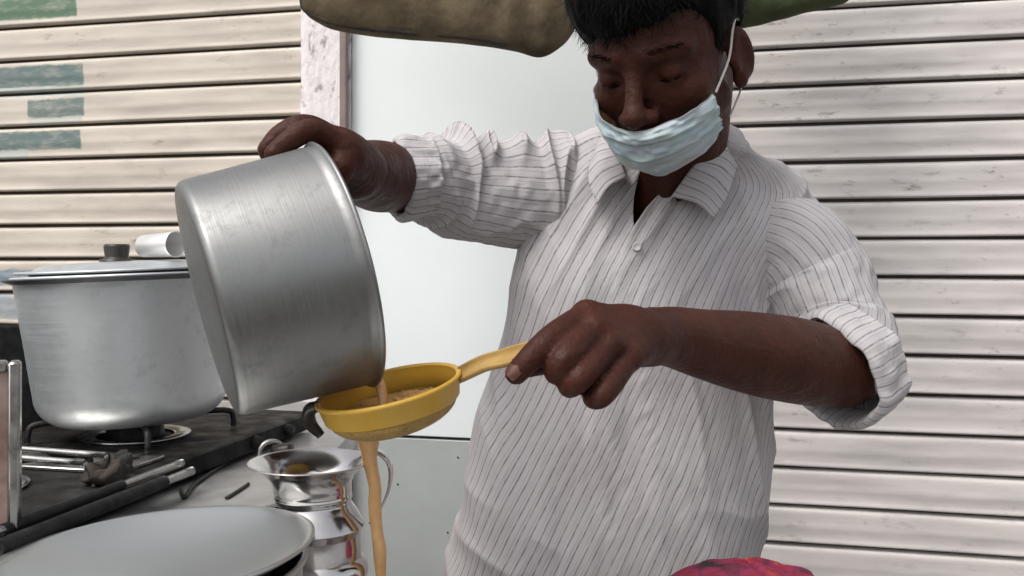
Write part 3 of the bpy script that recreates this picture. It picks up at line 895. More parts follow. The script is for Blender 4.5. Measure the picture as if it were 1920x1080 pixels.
# the little pool it makes in the gauze bowl
vs = []
for i in range(48):
    for j in range(16):
        a = 2 * math.pi * i / 48; rr = (R - 0.0115) * j / 15 * (1 + 0.05 * math.sin(a * 3 + 1))
        x_, y_ = rr * math.cos(a) - 0.004, rr * math.sin(a)
        z_ = -0.0135 + 0.0012 * float(noise3(x_ * 120, y_ * 120, 0.3, 91)) + 0.003 * math.exp(-((x_ + 0.02) ** 2 + (y_ + 0.005) ** 2) / 0.00012)
        vs.append(tuple(SM @ Vector((x_, y_, z_))))
build("pool", vs, grid_faces(48, 16, close_u=True), M_tea, o)
for k in range(26):
    a = rng.uniform(0, 2 * math.pi); rr = rng.uniform(0.008, 0.046); rb = rng.uniform(0.0012, 0.0030)
    vv, ff = lathe([(rb, 0.0), (rb * 0.86, rb * 0.5), (rb * 0.5, rb * 0.86), (0.0, rb)], 10, SM @ Matrix.Translation((rr * math.cos(a), rr * math.sin(a), -0.0130)))
    build("bubble", vv, ff, M_tea, o)

# ------------------------------------------------------------------ floral cloth bundle
def floral_material():
    m = bpy.data.materials.new("red_floral_cloth"); m.use_nodes = True
    nt = m.node_tree; b = nt.nodes["Principled BSDF"]; N, L = nt.nodes.new, nt.links.new
    tc = N("ShaderNodeTexCoord")
    vo = N("ShaderNodeTexVoronoi"); vo.inputs["Scale"].default_value = 42.0
    L(tc.outputs["Object"], vo.inputs["Vector"])
    r = N("ShaderNodeValToRGB")
    e = r.color_ramp.elements
    e[0].position = 0.0; e[0].color = (0.45, 0.24, 0.20, 1)
    e[1].position = 0.16; e[1].color = (0.30, 0.03, 0.04, 1)
    q = e.new(0.40); q.color = (0.20, 0.010, 0.028, 1)
    q = e.new(0.60); q.color = (0.22, 0.014, 0.055, 1)
    q = e.new(0.85); q.color = (0.02, 0.012, 0.015, 1)
    L(vo.outputs["Distance"], r.inputs[0])
    L(r.outputs[0], b.inputs["Base Color"])
    b.inputs["Roughness"].default_value = 0.8
    n = N("ShaderNodeTexNoise"); n.inputs["Scale"].default_value = 90
    L(tc.outputs["Object"], n.inputs["Vector"])
    bm = N("ShaderNodeBump"); bm.inputs["Strength"].default_value = 0.3; bm.inputs["Distance"].default_value = 0.01
    L(n.outputs[0], bm.inputs["Height"]); L(bm.outputs[0], b.inputs["Normal"])
    return m
fc = P(1400, 1080, 0.86)
o = cloth_lump("cloth_bundle", (fc[0], fc[1], ZB + 0.001), 0.110, 0.075, P(1390, 1100, 0.80)[2] - ZB, floral_material(), 51, amp=0.09, nu=96, nv=40)
tag(o, "red floral cloth bundle peeking up at the bottom edge, right of the man's waist", "cloth bundle")

# ------------------------------------------------------------------ signed-distance body
class SDF:
    def __init__(s): s.p = []
    def cone(s, a, b, ra, rb, k=0.01, op=1):
        a = np.array(a, float); b = np.array(b, float); ba = b - a; bb = ba.dot(ba) + 1e-12
        def f(p):
            pa = p - a
            h = np.clip(pa @ ba / bb, 0, 1)
            return np.linalg.norm(pa - h[:, None] * ba, axis=1) - (ra + (rb - ra) * h)
        s.p.append((f, k, op)); return s
    def ell(s, c, r, k=0.01, op=1, R=None):
        c = np.array(c, float); r = np.array(r, float)
        def f(p):
            q = p - c
            if R is not None: q = q @ R
            k0 = np.linalg.norm(q / r, axis=1); k1 = np.linalg.norm(q / (r * r), axis=1) + 1e-9
            return np.where(k0 < 1e-6, -r.min(), k0 * (k0 - 1) / k1)
        s.p.append((f, k, op)); return s
    def chain(s, pts, rad, k=0.006, k0=None):
        for i in range(len(pts) - 1):
            s.cone(pts[i], pts[i + 1], rad[i], rad[i + 1], k0 if (i == 0 and k0 is not None) else k)
        return s
    def limb(s, pts, rad, k=0.006, n=14):
        q = spline(np.hstack([np.array(pts, float), np.array(rad, float)[:, None]]), n)
        A_, B_ = q[:-1, :3], q[1:, :3]; ra, rb = q[:-1, 3], q[1:, 3]
        BA = B_ - A_; BB = (BA * BA).sum(1) + 1e-12
        def f(p):
            d = None
            for i in range(len(A_)):
                pa = p - A_[i]
                h = np.clip(pa @ BA[i] / BB[i], 0, 1)
                e = np.linalg.norm(pa - h[:, None] * BA[i], axis=1) - (ra[i] + (rb[i] - ra[i]) * h)
                d = e if d is None else np.minimum(d, e)
            return d
        s.p.append((f, k, 1)); return s
    def add(s, f, k=0.01, op=1): s.p.append((f, k, op)); return s
    def ev(s, p, idx=None):
        d = None
        for i, (f, k, op) in enumerate(s.p):
            if idx is not None and not idx[i]: continue
            e = f(p)
            if d is None:
                d = e if op > 0 else np.full(len(p), 1.0)
                continue
            if op > 0:
                h = np.clip(0.5 + 0.5 * (e - d) / k, 0, 1)
                d = e * (1 - h) + d * h - k * h * (1 - h)
            else:
                h = np.clip(0.5 - 0.5 * (d + e) / k, 0, 1)
                d = d * (1 - h) - e * h + k * h * (1 - h)
        return d if d is not None else np.full(len(p), 1.0)

def mesh_sdf(S_, lo, hi, h, Bn=20, post=None):
    lo = np.array(lo, float); hi = np.array(hi, float)
    nb = np.ceil((hi - lo) / (h * Bn)).astype(int)
    gi = np.stack(np.meshgrid(*[np.arange(q) for q in nb], indexing='ij'), -1).reshape(-1, 3)
    cen = lo + (gi + 0.5) * h * Bn
    hd = h * Bn * math.sqrt(3) / 2
    D = np.stack([f(cen) for (f, k, op) in S_.p])
    ops = np.array([op for (f, k, op) in S_.p]); ks = np.array([k for (f, k, op) in S_.p])
    dm = np.where(ops[:, None] > 0, D, 9).min(0)
    act = np.where(np.abs(dm) < hd * 1.15 + 0.02)[0]
    NX = nb * Bn + 2
    allv, allk, quads = [], [], []
    ar = np.arange(-1, Bn + 1)
    loc = np.stack(np.meshgrid(ar, ar, ar, indexing='ij'), -1)      # samples -1..Bn  (Bn+2)
    corners = np.array([(a, b, c) for a in (0, 1) for b in (0, 1) for c in (0, 1)])
    edges = [(i, j) for i in range(8) for j in range(i + 1, 8) if np.abs(corners[i] - corners[j]).sum() == 1]
    for bi in act:
        idx = np.where(ops > 0, D[:, bi] < dm[bi] + 2.2 * hd + ks + 0.005, D[:, bi] < hd + ks + 0.01)
        g = loc + gi[bi] * Bn
        pts = lo + g.reshape(-1, 3) * h
        val = S_.ev(pts, idx)
        if post is not None: val = post(pts, val)
        n = Bn + 2
        val = val.reshape(n, n, n)
        neg = val < 0
        if neg.all() or not neg.any(): continue
        # cells: sample index 0..Bn (n-1 per axis); global cell = g + 1
        cv = np.stack([val[a:n - 1 + a, b:n - 1 + b, c:n - 1 + c] for a, b, c in corners], -1)
        cn = cv < 0
        mix = cn.any(-1) & ~cn.all(-1)
        ci = np.argwhere(mix)
        if len(ci) == 0: continue
        v8 = cv[mix]
        acc = np.zeros((len(ci), 3)); cnt = np.zeros(len(ci))
        for (i, j) in edges:
            a, b = v8[:, i], v8[:, j]
            m = (a < 0) != (b < 0)
            t = np.where(m, a / np.where(m, a - b, 1), 0)
            acc += np.where(m[:, None], corners[i] + t[:, None] * (corners[j] - corners[i]), 0); cnt += m
        pos = acc / cnt[:, None] + ci
        gc = ci + gi[bi] * Bn                  # global cell + 1 offset
        allv.append(lo + (pos - 1 + gi[bi] * Bn) * h)
        key = lambda q: (q[..., 0] * NX[1] + q[..., 1]) * NX[2] + q[..., 2]
        allk.append(key(gc))
        # quads for edges starting at samples 0..Bn-1 (index 1..Bn)
        for axn in range(3):
            d = np.zeros(3, int); d[axn] = 1
            s0 = neg[1:n - 1, 1:n - 1, 1:n - 1]
            sl_ = [slice(1, n - 1)] * 3; sl_[axn] = slice(2, n)
            s1 = neg[tuple(sl_)]
            e = np.argwhere(s0 != s1)
            if len(e) == 0: continue
            fl = s0[tuple(e.T)]
            base = e + 1 + gi[bi] * Bn
            u = np.zeros(3, int); u[(axn + 1) % 3] = 1
            w_ = np.zeros(3, int); w_[(axn + 2) % 3] = 1
            q = np.stack([key(base - u - w_), key(base - w_), key(base), key(base - u)], 1)
            q[~fl] = q[~fl][:, ::-1]
            quads.append(q)
    V = np.concatenate(allv); K = np.concatenate(allk); Q = np.concatenate(quads)
    uk, fi = np.unique(K, return_index=True)
    V = V[fi]
    j = np.searchsorted(uk, Q); j = np.minimum(j, len(uk) - 1)
    ok = (uk[j] == Q).all(1)
    return V, j[ok]

def relax(V, Q, it=3, lam=0.5):
    E = np.concatenate([Q[:, [0, 1]], Q[:, [1, 2]], Q[:, [2, 3]], Q[:, [3, 0]]])
    E = np.concatenate([E, E[:, ::-1]])
    cnt = np.bincount(E[:, 0], minlength=len(V)).astype(float)
    for _ in range(it):
        A_ = np.stack([np.bincount(E[:, 0], weights=V[E[:, 1], k], minlength=len(V)) for k in range(3)], 1)
        V = V + lam * (A_ / np.maximum(cnt, 1)[:, None] - V)
    return V

def fast_mesh(name, V, Q, m, parent=None):
    me = bpy.data.meshes.new(name)
    me.vertices.add(len(V)); me.vertices.foreach_set("co", V.astype(np.float32).ravel())
    me.loops.add(Q.size); me.loops.foreach_set("vertex_index", Q.astype(np.int32).ravel())
    me.polygons.add(len(Q)); me.polygons.foreach_set("loop_start", np.arange(0, Q.size, 4, dtype=np.int32))
    me.update(calc_edges=True); me.validate()
    me.materials.append(m); me.shade_smooth()
    o = bpy.data.objects.new(name, me); link(o, parent)
    if parent is not None: o.matrix_parent_inverse = Matrix.Translation(-parent.location)
    return o

# ---- head frame (x: his left, y: forward, z: up)
HY, HP, HR = math.radians(32), math.radians(28), math.radians(0)
HC = P(1248, 98, 1.00)
hx = np.array([math.cos(HY), -math.sin(HY), 0.0])
hf = np.array([-math.sin(HY) * math.cos(HP), -math.cos(HY) * math.cos(HP), -math.sin(HP)])
hu = np.array([-math.sin(HY) * math.sin(HP), -math.cos(HY) * math.sin(HP), math.cos(HP)])
c_, s_ = math.cos(HR), math.sin(HR)
hx, hu = hx * c_ + hu * s_, hu * c_ - hx * s_
HM = np.stack([hx, hf, hu], 1)            # columns
def H_(x, y, z): return HC + HM @ np.array([x, y, z])
def Hv(a): return HC + np.asarray(a) @ HM.T
def Rloc(rx=0, ry=0, rz=0):
    R_ = (Matrix.Rotation(rz, 3, 'Z') @ Matrix.Rotation(ry, 3, 'Y') @ Matrix.Rotation(rx, 3, 'X'))
    return HM @ np.array(R_)

body = SDF()
# torso core, hidden by the shirt
hipL, hipR = P(1040, 1330, 1.24), P(1225, 1330, 1.24)
body.cone(P(1130, 1250, 1.24), P(1165, 900, 1.23), 0.125, 0.115, 0.05)
body.cone(P(1165, 900, 1.23), P(1235, 520, 1.21), 0.115, 0.105, 0.05)
body.cone(P(1120, 370, 1.19), P(1450, 455, 1.20), 0.046, 0.046, 0.03)
body.ell(P(1230, 480, 1.185), (0.11, 0.058, 0.09), 0.03)
# neck and upper chest
body.cone(P(1262, 400, 1.185), H_(0, -0.042, -0.045), 0.062, 0.055, 0.04)
body.cone(P(1235, 440, 1.178), P(1252, 330, 1.135), 0.044, 0.040, 0.03)
# head
body.ell(H_(0, -0.018, 0.040), (0.0745, 0.093, 0.082), 0.03, R=HM)
body.ell(H_(0, 0.030, -0.026), (0.060, 0.060, 0.080), 0.03, R=HM)
body.ell(H_(0, 0.040, 0.035), (0.058, 0.050, 0.050), 0.03, R=HM)          # forehead
body.ell(H_(0, 0.046, -0.086), (0.030, 0.032, 0.020), 0.03, R=HM)         # chin
for s in (-1, 1):
    body.cone(H_(s * 0.050, 0.006, -0.056), H_(s * 0.021, 0.056, -0.084), 0.016, 0.016, 0.02)   # jaw
    body.ell(H_(s * 0.046, 0.058, -0.026), (0.018, 0.020, 0.015), 0.022, R=HM)          # cheekbone
    body.ell(H_(s * 0.033, 0.098, 0.0015), (0.0185, 0.017, 0.0115), 0.012, -1, R=HM)     # socket
    body.cone(H_(s * 0.014, 0.088, 0.021), H_(s * 0.050, 0.070, 0.021), 0.0085, 0.008, 0.012)  # brow
body.cone(H_(0, 0.088, 0.012), H_(0, 0.1105, -0.030), 0.0075, 0.0105, 0.012)       # nose bridge
body.ell(H_(0, 0.1135, -0.036), (0.0125, 0.013, 0.011), 0.008, R=HM)
for s in (-1, 1):
    body.ell(H_(s * 0.0140, 0.1015, -0.0395), (0.0085, 0.0115, 0.0085), 0.006, R=HM)
    body.ell(H_(s * 0.0075, 0.111, -0.0485), (0.0042, 0.0055, 0.004), 0.003, -1, R=HM)   # nostril
    body.ell(H_(s * 0.033, 0.0738, -0.001), (0.0155, 0.0140, 0.0120), 0.006, R=HM)         # closed-down eyelid
    body.cone(H_(s * 0.021, 0.0850, -0.0065), H_(s * 0.045, 0.0795, -0.0065), 0.0018, 0.0014, 0.003, -1)  # lid line
# ears
for s in (-1, 1):
    Re = Rloc(math.radians(-12), math.radians(0), math.radians(s * 24))
    body.ell(H_(s * 0.0790, -0.012, -0.014), (0.0070, 0.0185, 0.0315), 0.008, R=Re)
    body.ell(H_(s * 0.0770, -0.004, -0.040), (0.0062, 0.0095, 0.0115), 0.006, R=Re)
    body.ell(H_(s * 0.0880, -0.009, -0.012), (0.0070, 0.0105, 0.0190), 0.005, -1, R=Re)
    body.cone(H_(s * 0.0745, 0.006, -0.016), H_(s * 0.077, 0.003, -0.026), 0.0055, 0.0045, 0.005)
# mouth (under the mask)
body.ell(H_(0, 0.092, -0.066), (0.024, 0.010, 0.007), 0.008, R=HM)

# ---- right arm of the man (left in the picture): reaches to the tilted pot
SR = P(1085, 345, 1.19); ER = P(742, 333, 1.075); WR = P(664, 318, 0.905)
body.limb([SR, P(900, 350, 1.14), P(800, 338, 1.10), ER, P(706, 330, 1.00), WR], [0.050, 0.045, 0.040, 0.0405, 0.0395, 0.0285], 0.01, 36)
# hand over the upper back of the pot
mcpR = [P(640, 277, .845), P(634, 266, .862), P(627, 262, .880), P(618, 264, .897)]
for q in mcpR: body.cone(WR, q, 0.020, 0.0125, 0.014)
body.ell(P(648, 296, .875), (0.024, 0.032, 0.022), 0.015)
fR = [[(588, 245, .826), (545, 262, .812), (512, 289, .806)],
      [(576, 236, .842), (530, 250, .830), (500, 280, .826)],
      [(572, 238, .862), (528, 254, .850), (500, 285, .846)],
      [(570, 247, .880), (534, 266, .870), (512, 292, .866)]]
for q, f in zip(mcpR, fR):
    body.limb([q] + [P(*a) for a in f], [0.0118, 0.0112, 0.0100, 0.0085], 0.004, 12)
# thumb hooked over the rim at the mouth
body.chain([P(668, 312, .885), P(652, 300, .850), P(640, 312, .838), P(632, 340, .838)], [0.016, 0.0130, 0.0112, 0.0095], 0.006, 0.014)

# ---- left arm of the man (right in the picture): forearm across the chest to the strainer
SL = P(1480, 470, 1.19); EL = P(1572, 688, 1.055); WL = P(1262, 632, 0.875)
body.limb([SL, P(1540, 570, 1.14), EL], [0.044, 0.044, 0.040], 0.02, 8)
hand0 = P(1225, 630, 0.850)
body.limb([P(1590, 692, 1.06), P(1545, 686, 1.04), P(1480, 674, 1.00), P(1400, 660, 0.955), P(1320, 645, 0.91), WL, hand0], [0.040, 0.0465, 0.0475, 0.0430, 0.0350, 0.0295, 0.0265], 0.02, 44)
mcpL = [P(1100, 592, .785), P(1112, 618, .770), P(1142, 648, .768), P(1178, 672, .776)]
for q, r0, r1 in zip(mcpL, (.022, .020, .020, .018), (.0138, .0132, .0125, .0115)):
    body.cone(hand0, q, r0, r1, 0.009)
body.ell(P(1170, 625, .822), (0.030, 0.018, 0.022), 0.016)
fL = [[(1040, 630, .752), (998, 668, .738), (968, 700, .738)],
      [(1062, 668, .738), (1042, 697, .742), (1060, 700, .770)],
      [(1088, 708, .735), (1068, 724, .748), (1092, 712, .778)],
      [(1132, 738, .742), (1112, 744, .756), (1140, 722, .782)]]
rF = [(0.0125, 0.0118, 0.0108, 0.0096), (0.0122, 0.0118, 0.0104, 0.0090), (0.0118, 0.0112, 0.0100, 0.0088), (0.0108, 0.0102, 0.0092, 0.0080)]
for q, f, r in zip(mcpL, fL, rF):
    body.limb([q] + [P(*a) for a in f], list(r), 0.002, 14)
body.chain([P(1215, 640, .835), P(1120, 652, .815), P(1035, 672, .785), P(975, 688, .762)], [0.020, 0.0165, 0.0128, 0.0105], 0.005, 0.014)
# knuckles
for q in mcpL: body.ell(q + np.array([0.001, -0.002, 0.002]), (0.0115, 0.0108, 0.0108), 0.006)

# ---- legs (below the picture)
gz = 0.0
footL = np.array([hipL[0] - 0.02, 1.22, 0.06]); footR = np.array([hipR[0] + 0.05, 1.24, 0.06])
for hp_, ft in ((hipL, footL), (hipR, footR)):
    kn = (hp_ + ft) / 2 + np.array([0, -0.02, 0.02])
    body.chain([hp_, kn, ft], [0.085, 0.055, 0.038], 0.03)
    body.cone(ft + np.array([0, 0.03, -0.022]), ft + np.array([0, -0.14, -0.030]), 0.034, 0.026, 0.02)

person = empty("person", (float((footL[0] + footR[0]) / 2), 1.23, 0.0))
tag(person, "man in a striped shirt and lowered blue face mask, pouring tea", "person")

V, Q = mesh_sdf(body, (-0.32, 0.66, 0.0), (0.50, 1.42, 1.78), 0.0026)
body_o = fast_mesh("body", relax(V, Q, 2), Q, M_skin, person)

# fingernails
def nail(tip, back, nrm, r, parent):
    tip = np.array(tip); back = np.array(back); d = tip - back; d /= np.linalg.norm(d)
    n = np.array(nrm, float); n -= d * n.dot(d); n /= np.linalg.norm(n)
    s = np.cross(d, n)
    vs = []
    for i in range(9):
        for j in range(7):
            u_ = (i / 8 - 0.5) * 2; w_ = (j / 6 - 0.5) * 2
            k = math.sqrt(max(0, 1 - 0.5 * u_ * u_))
            p = tip - d * r * 0.15 + d * u_ * r * 0.75 + s * w_ * r * 0.62 * k + n * (r * 1.03 - 0.25 * r * w_ * w_ - 0.10 * r * max(0, u_) ** 2)
            vs.append(p)
    return build("fingernail", vs, grid_faces(9, 7), M_nail, parent)
nail(P(968, 700, .738), P(998, 668, .738), (-0.3, -0.8, 0.2), 0.0100, body_o)

# ---- eyes: a dark sliver under the lowered lids
for s in (-1, 1):
    vs = []
    for i in range(13):
        u_ = i / 12
        x = s * (0.0215 + 0.023 * u_); y = 0.0858 - 0.0055 * u_ - 0.0035 * (2 * u_ - 1) ** 2 + 0.0018
        k = 1 - (2 * u_ - 1) ** 2
        z = -0.0068 - 0.001 * k
        for j, dz in enumerate((0.0015 * k + 0.0002, 0, -0.0012 * k - 0.0002)):
            vs.append(H_(x, y - 0.0005 * abs(j - 1), z + dz))
    build("eyelash", vs, grid_faces(13, 3), M_hair, body_o)

# ---- eyebrows: many short hairs
def strand(vs, fs, base, d, n, L, wd, curl):
    b = len(vs)
    d = d / np.linalg.norm(d); s = np.cross(d, n); s /= (np.linalg.norm(s) + 1e-9)
    for i, t_ in enumerate((0, 0.5, 1.0)):
        p = base + d * L * t_ + n * curl * t_ * t_
        ww = wd * (1 - 0.85 * t_)
        vs.append(p - s * ww); vs.append(p + s * ww)
    for i in range(2):
        fs.append((b + 2 * i, b + 2 * i + 1, b + 2 * i + 3, b + 2 * i + 2))
for s in (-1, 1):
    vs, fs = [], []
    for k in range(90):
        u_ = rng.random(); v_ = rng.normal() * 0.0024
        x = s * (0.013 + 0.040 * u_); z = 0.0215 + 0.005 * math.sin(u_ * 2.4) + v_ * (1 - 0.5 * u_)
        y = 0.0965 - 0.021 * u_ ** 2 - 0.002
        b0 = H_(x, y + 0.0015, z)
        d = HM @ np.array([s * 1.0, -0.35 * u_, 0.45 - 0.6 * u_ + rng.normal() * 0.2])
        strand(vs, fs, b0, d, hf, 0.006, 0.00035, 0.0004)
    build("eyebrow", vs, fs, M_hair, body_o)

# ---- hair
hair = SDF()
hair.ell(H_(0, -0.020, 0.048), (0.0860, 0.1040, 0.0895), 0.02, R=HM)
hair.ell(H_(-0.008, 0.050, 0.080), (0.070, 0.052, 0.046), 0.03, R=HM)     # front quiff
hair.ell(H_(0.0, -0.03, 0.095), (0.075, 0.080, 0.050), 0.03, R=HM)
def hair_cut(p, d):
    q = (p - HC) @ HM
    n1 = noise3(q[:, 0] * 55, q[:, 1] * 55, q[:, 2] * 18, 5) * 0.0035 + noise3(q[:, 0] * 130, q[:, 1] * 130, q[:, 2] * 40, 6) * 0.0018
    d = d + n1
    # hairline: above the forehead in front, down the temple to the sideburn, behind the ear to the nape
    x, y, z = np.abs(q[:, 0]), q[:, 1], q[:, 2]
    line = np.interp(y, [-0.12, -0.06, -0.026, -0.022, 0.012, 0.020, 0.036, 0.060, 0.14], [-0.055, -0.045, -0.035, 0.026, 0.020, -0.022, 0.020, 0.045, 0.050])
    line = line - 0.014 * np.clip(q[:, 0] / -0.05, -1, 1) * (y > 0.03)
    line = line + noise3(q[:, 0] * 150, q[:, 1] * 90, 0.5, 8) * 0.006 + noise3(q[:, 0] * 60, q[:, 1] * 40, 0.5, 9) * 0.006
    return np.maximum(d, (line - z) * 0.8)
V, Q = mesh_sdf(hair, HC - 0.17, HC + 0.18, 0.0026, post=hair_cut)
hair_o = fast_mesh("hair", V, Q, M_hair, person)
# loose strands all over the hair for a ragged outline
vs, fs = [], []
Nn = 5200
sel = rng.integers(0, len(V), Nn)
for i in sel:
    p = V[i]; q = (p - HC) @ HM
    n = q - np.array([0, -0.02, 0.03]); n /= np.linalg.norm(n)
    if np.linalg.norm((q - np.array([0, -0.02, 0.048])) / np.array([.0835, .101, .0895])) < 0.93: continue
    down = np.array([0.35 * q[0] / 0.08, 0.55 if q[1] > 0.0 else -0.5, -0.55]) + rng.normal(size=3) * 0.35
    d = down - n * down.dot(n) * 0.85
    strand(vs, fs, p - HM @ n * 0.002, HM @ d, HM @ n, 0.010 + 0.010 * rng.random(), 0.00055, 0.002 * rng.random())
for k in range(260):         # fringe along the forehead
    x = rng.uniform(-0.066, 0.060); 
    y = 0.092 - 0.050 * (abs(x) / 0.066) ** 2.2 + rng.normal() * 0.002
    z = 0.053 - 0.016 * np.clip(-x / 0.05, -1, 1) + rng.normal() * 0.004
    d = np.array([-0.35 + rng.normal() * 0.35, 0.25, -0.75])
    strand(vs, fs, H_(x, y, z), HM @ d, hf, 0.008 + 0.007 * rng.random(), 0.0005, -0.001)
build("hair_strands", vs, fs, M_hair, hair_o, smooth=False)

# ---- face mask
def mask_material():
    m = bpy.data.materials.new("pale_blue_surgical_mask"); m.use_nodes = True
    nt = m.node_tree; b = nt.nodes["Principled BSDF"]; N, L = nt.nodes.new, nt.links.new
    uv = N("ShaderNodeUVMap")
    sep = N("ShaderNodeSeparateXYZ"); L(uv.outputs[0], sep.inputs[0])
    r = N("ShaderNodeValToRGB"); e = r.color_ramp.elements
    e[0].position = 0.0; e[0].color = (0.62, 0.66, 0.68, 1)
    e[1].position = 1.0; e[1].color = (0.55, 0.58, 0.62, 1)
    for (p, c) in ((0.05, (0.66, 0.68, 0.70)), (0.07, (0.56, 0.64, 0.665)), (0.45, (0.54, 0.635, 0.665)), (0.80, (0.54, 0.61, 0.64)), (0.93, (0.53, 0.58, 0.61)), (0.95, (0.60, 0.62, 0.65))):
        q = e.new(p); q.color = (*c, 1)
    L(sep.outputs[1], r.inputs[0])
    n = N("ShaderNodeTexNoise"); n.inputs["Scale"].default_value = 6
    L(uv.outputs[0], n.inputs["Vector"])
    mx = N("ShaderNodeMix"); mx.data_type = 'RGBA'; mx.blend_type = 'MULTIPLY'; mx.inputs[0].default_value = 0.25
    L(r.outputs[0], mx.inputs[6]); L(n.outputs["Color"], mx.inputs[7])
    L(mx.outputs[2], b.inputs["Base Color"])
    b.inputs["Roughness"].default_value = 0.75
    b.inputs["Subsurface Weight"].default_value = 0.1
    n2 = N("ShaderNodeTexNoise"); n2.inputs["Scale"].default_value = 160
    L(uv.outputs[0], n2.inputs["Vector"])
    bm = N("ShaderNodeBump"); bm.inputs["Strength"].default_value = 0.12; bm.inputs["Distance"].default_value = 0.004
    L(n2.outputs[0], bm.inputs["Height"]); L(bm.outputs[0], b.inputs["Normal"])
    return m
M_mask = mask_material()
NU, NV = 90, 64
# rows top to bottom: (z centre, z side, half width, front y, side y)
mrow = np.array([(-0.0480, -0.030, 0.0700, 0.1190, 0.020),
                 (-0.0570, -0.044, 0.0715, 0.1200, 0.018),
                 (-0.0720, -0.058, 0.0705, 0.1165, 0.014),
                 (-0.0870, -0.068, 0.0690, 0.1100, 0.008),
                 (-0.1010, -0.077, 0.0665, 0.0990, 0.003),
                 (-0.1130, -0.084, 0.0640, 0.0830, 0.002)])
mr = spline(mrow, NV)
vs, uvs = [], []
for side in (0, 1):
    for i in range(NU):
        u_ = i / (NU - 1) * 2 - 1
        th = u_ * math.radians(88 if u_ < 0 else 72)
        for j in range(NV):
            zc, zsd, hw, yf, ys = mr[j]
            v_ = j / (NV - 1)
            x = hw * math.sin(th) ** 1 if True else 0
            k = math.cos(th)
            kk = k ** 0.85 if k > 0 else 0
            y = ys + (yf - ys) * kk
            z = zsd + (zc - zsd) * (1 - abs(u_) ** 1.3) + (0.024 * abs(u_) ** 1.2 * (1 - v_) if u_ < 0 else -0.004 * u_ * (1 - v_))
            # pleats and wrinkles
            pl = 0.0042 * ((v_ * 3.6) % 1.0 - 0.5) * (1 - abs(u_) ** 3) * (0.12 < v_ < 0.95)
            wr = 0.0030 * float(noise3(u_ * 5, v_ * 7, 0.3, 61)) + 0.0020 * float(noise3(u_ * 11, v_ * 16, 0.7, 62))
            off = pl + wr - (0.0012 if side else 0)
            x += math.sin(th) * off; y += math.cos(th) * off
            vs.append(H_(x, y, z + 0.0012 * float(noise3(u_ * 6, v_ * 2, 3.3, 63)))); uvs.append((i / (NU - 1), v_))
fs = grid_faces(NU, NV) + grid_faces(NU, NV, base=NU * NV)
def rim_idx():
    r = [i * NV for i in range(NU)] + [(NU - 1) * NV + j for j in range(1, NV)] + [i * NV + NV - 1 for i in range(NU - 2, -1, -1)] + [j for j in range(NV - 2, 0, -1)]
    return r
ri = rim_idx()
for a, b in zip(ri, ri[1:] + ri[:1]): fs.append((a, b, b + NU * NV, a + NU * NV))
mask_o = build("face_mask", vs, fs, M_mask, person, uv=uvs)
for s in (-1, 1):
    p0 = H_(-0.0700, 0.021, -0.010) if s < 0 else H_(0.0668, 0.050, -0.036); 
    build("ear_loop", *tube([p0, H_(s * 0.0765, 0.022, -0.010), H_(s * 0.0800, 0.006, 0.016), H_(s * 0.0800, -0.010, 0.024), H_(s * 0.0775, -0.028, 0.016)], 0.0013, 30, 8), M_maskstring, mask_o)
    build("ear_loop", *tube([H_(s * 0.0605, 0.002, -0.080), H_(s * 0.0690, -0.012, -0.062), H_(s * 0.0755, -0.026, -0.044)], 0.0012, 20, 8), M_maskstring, mask_o)

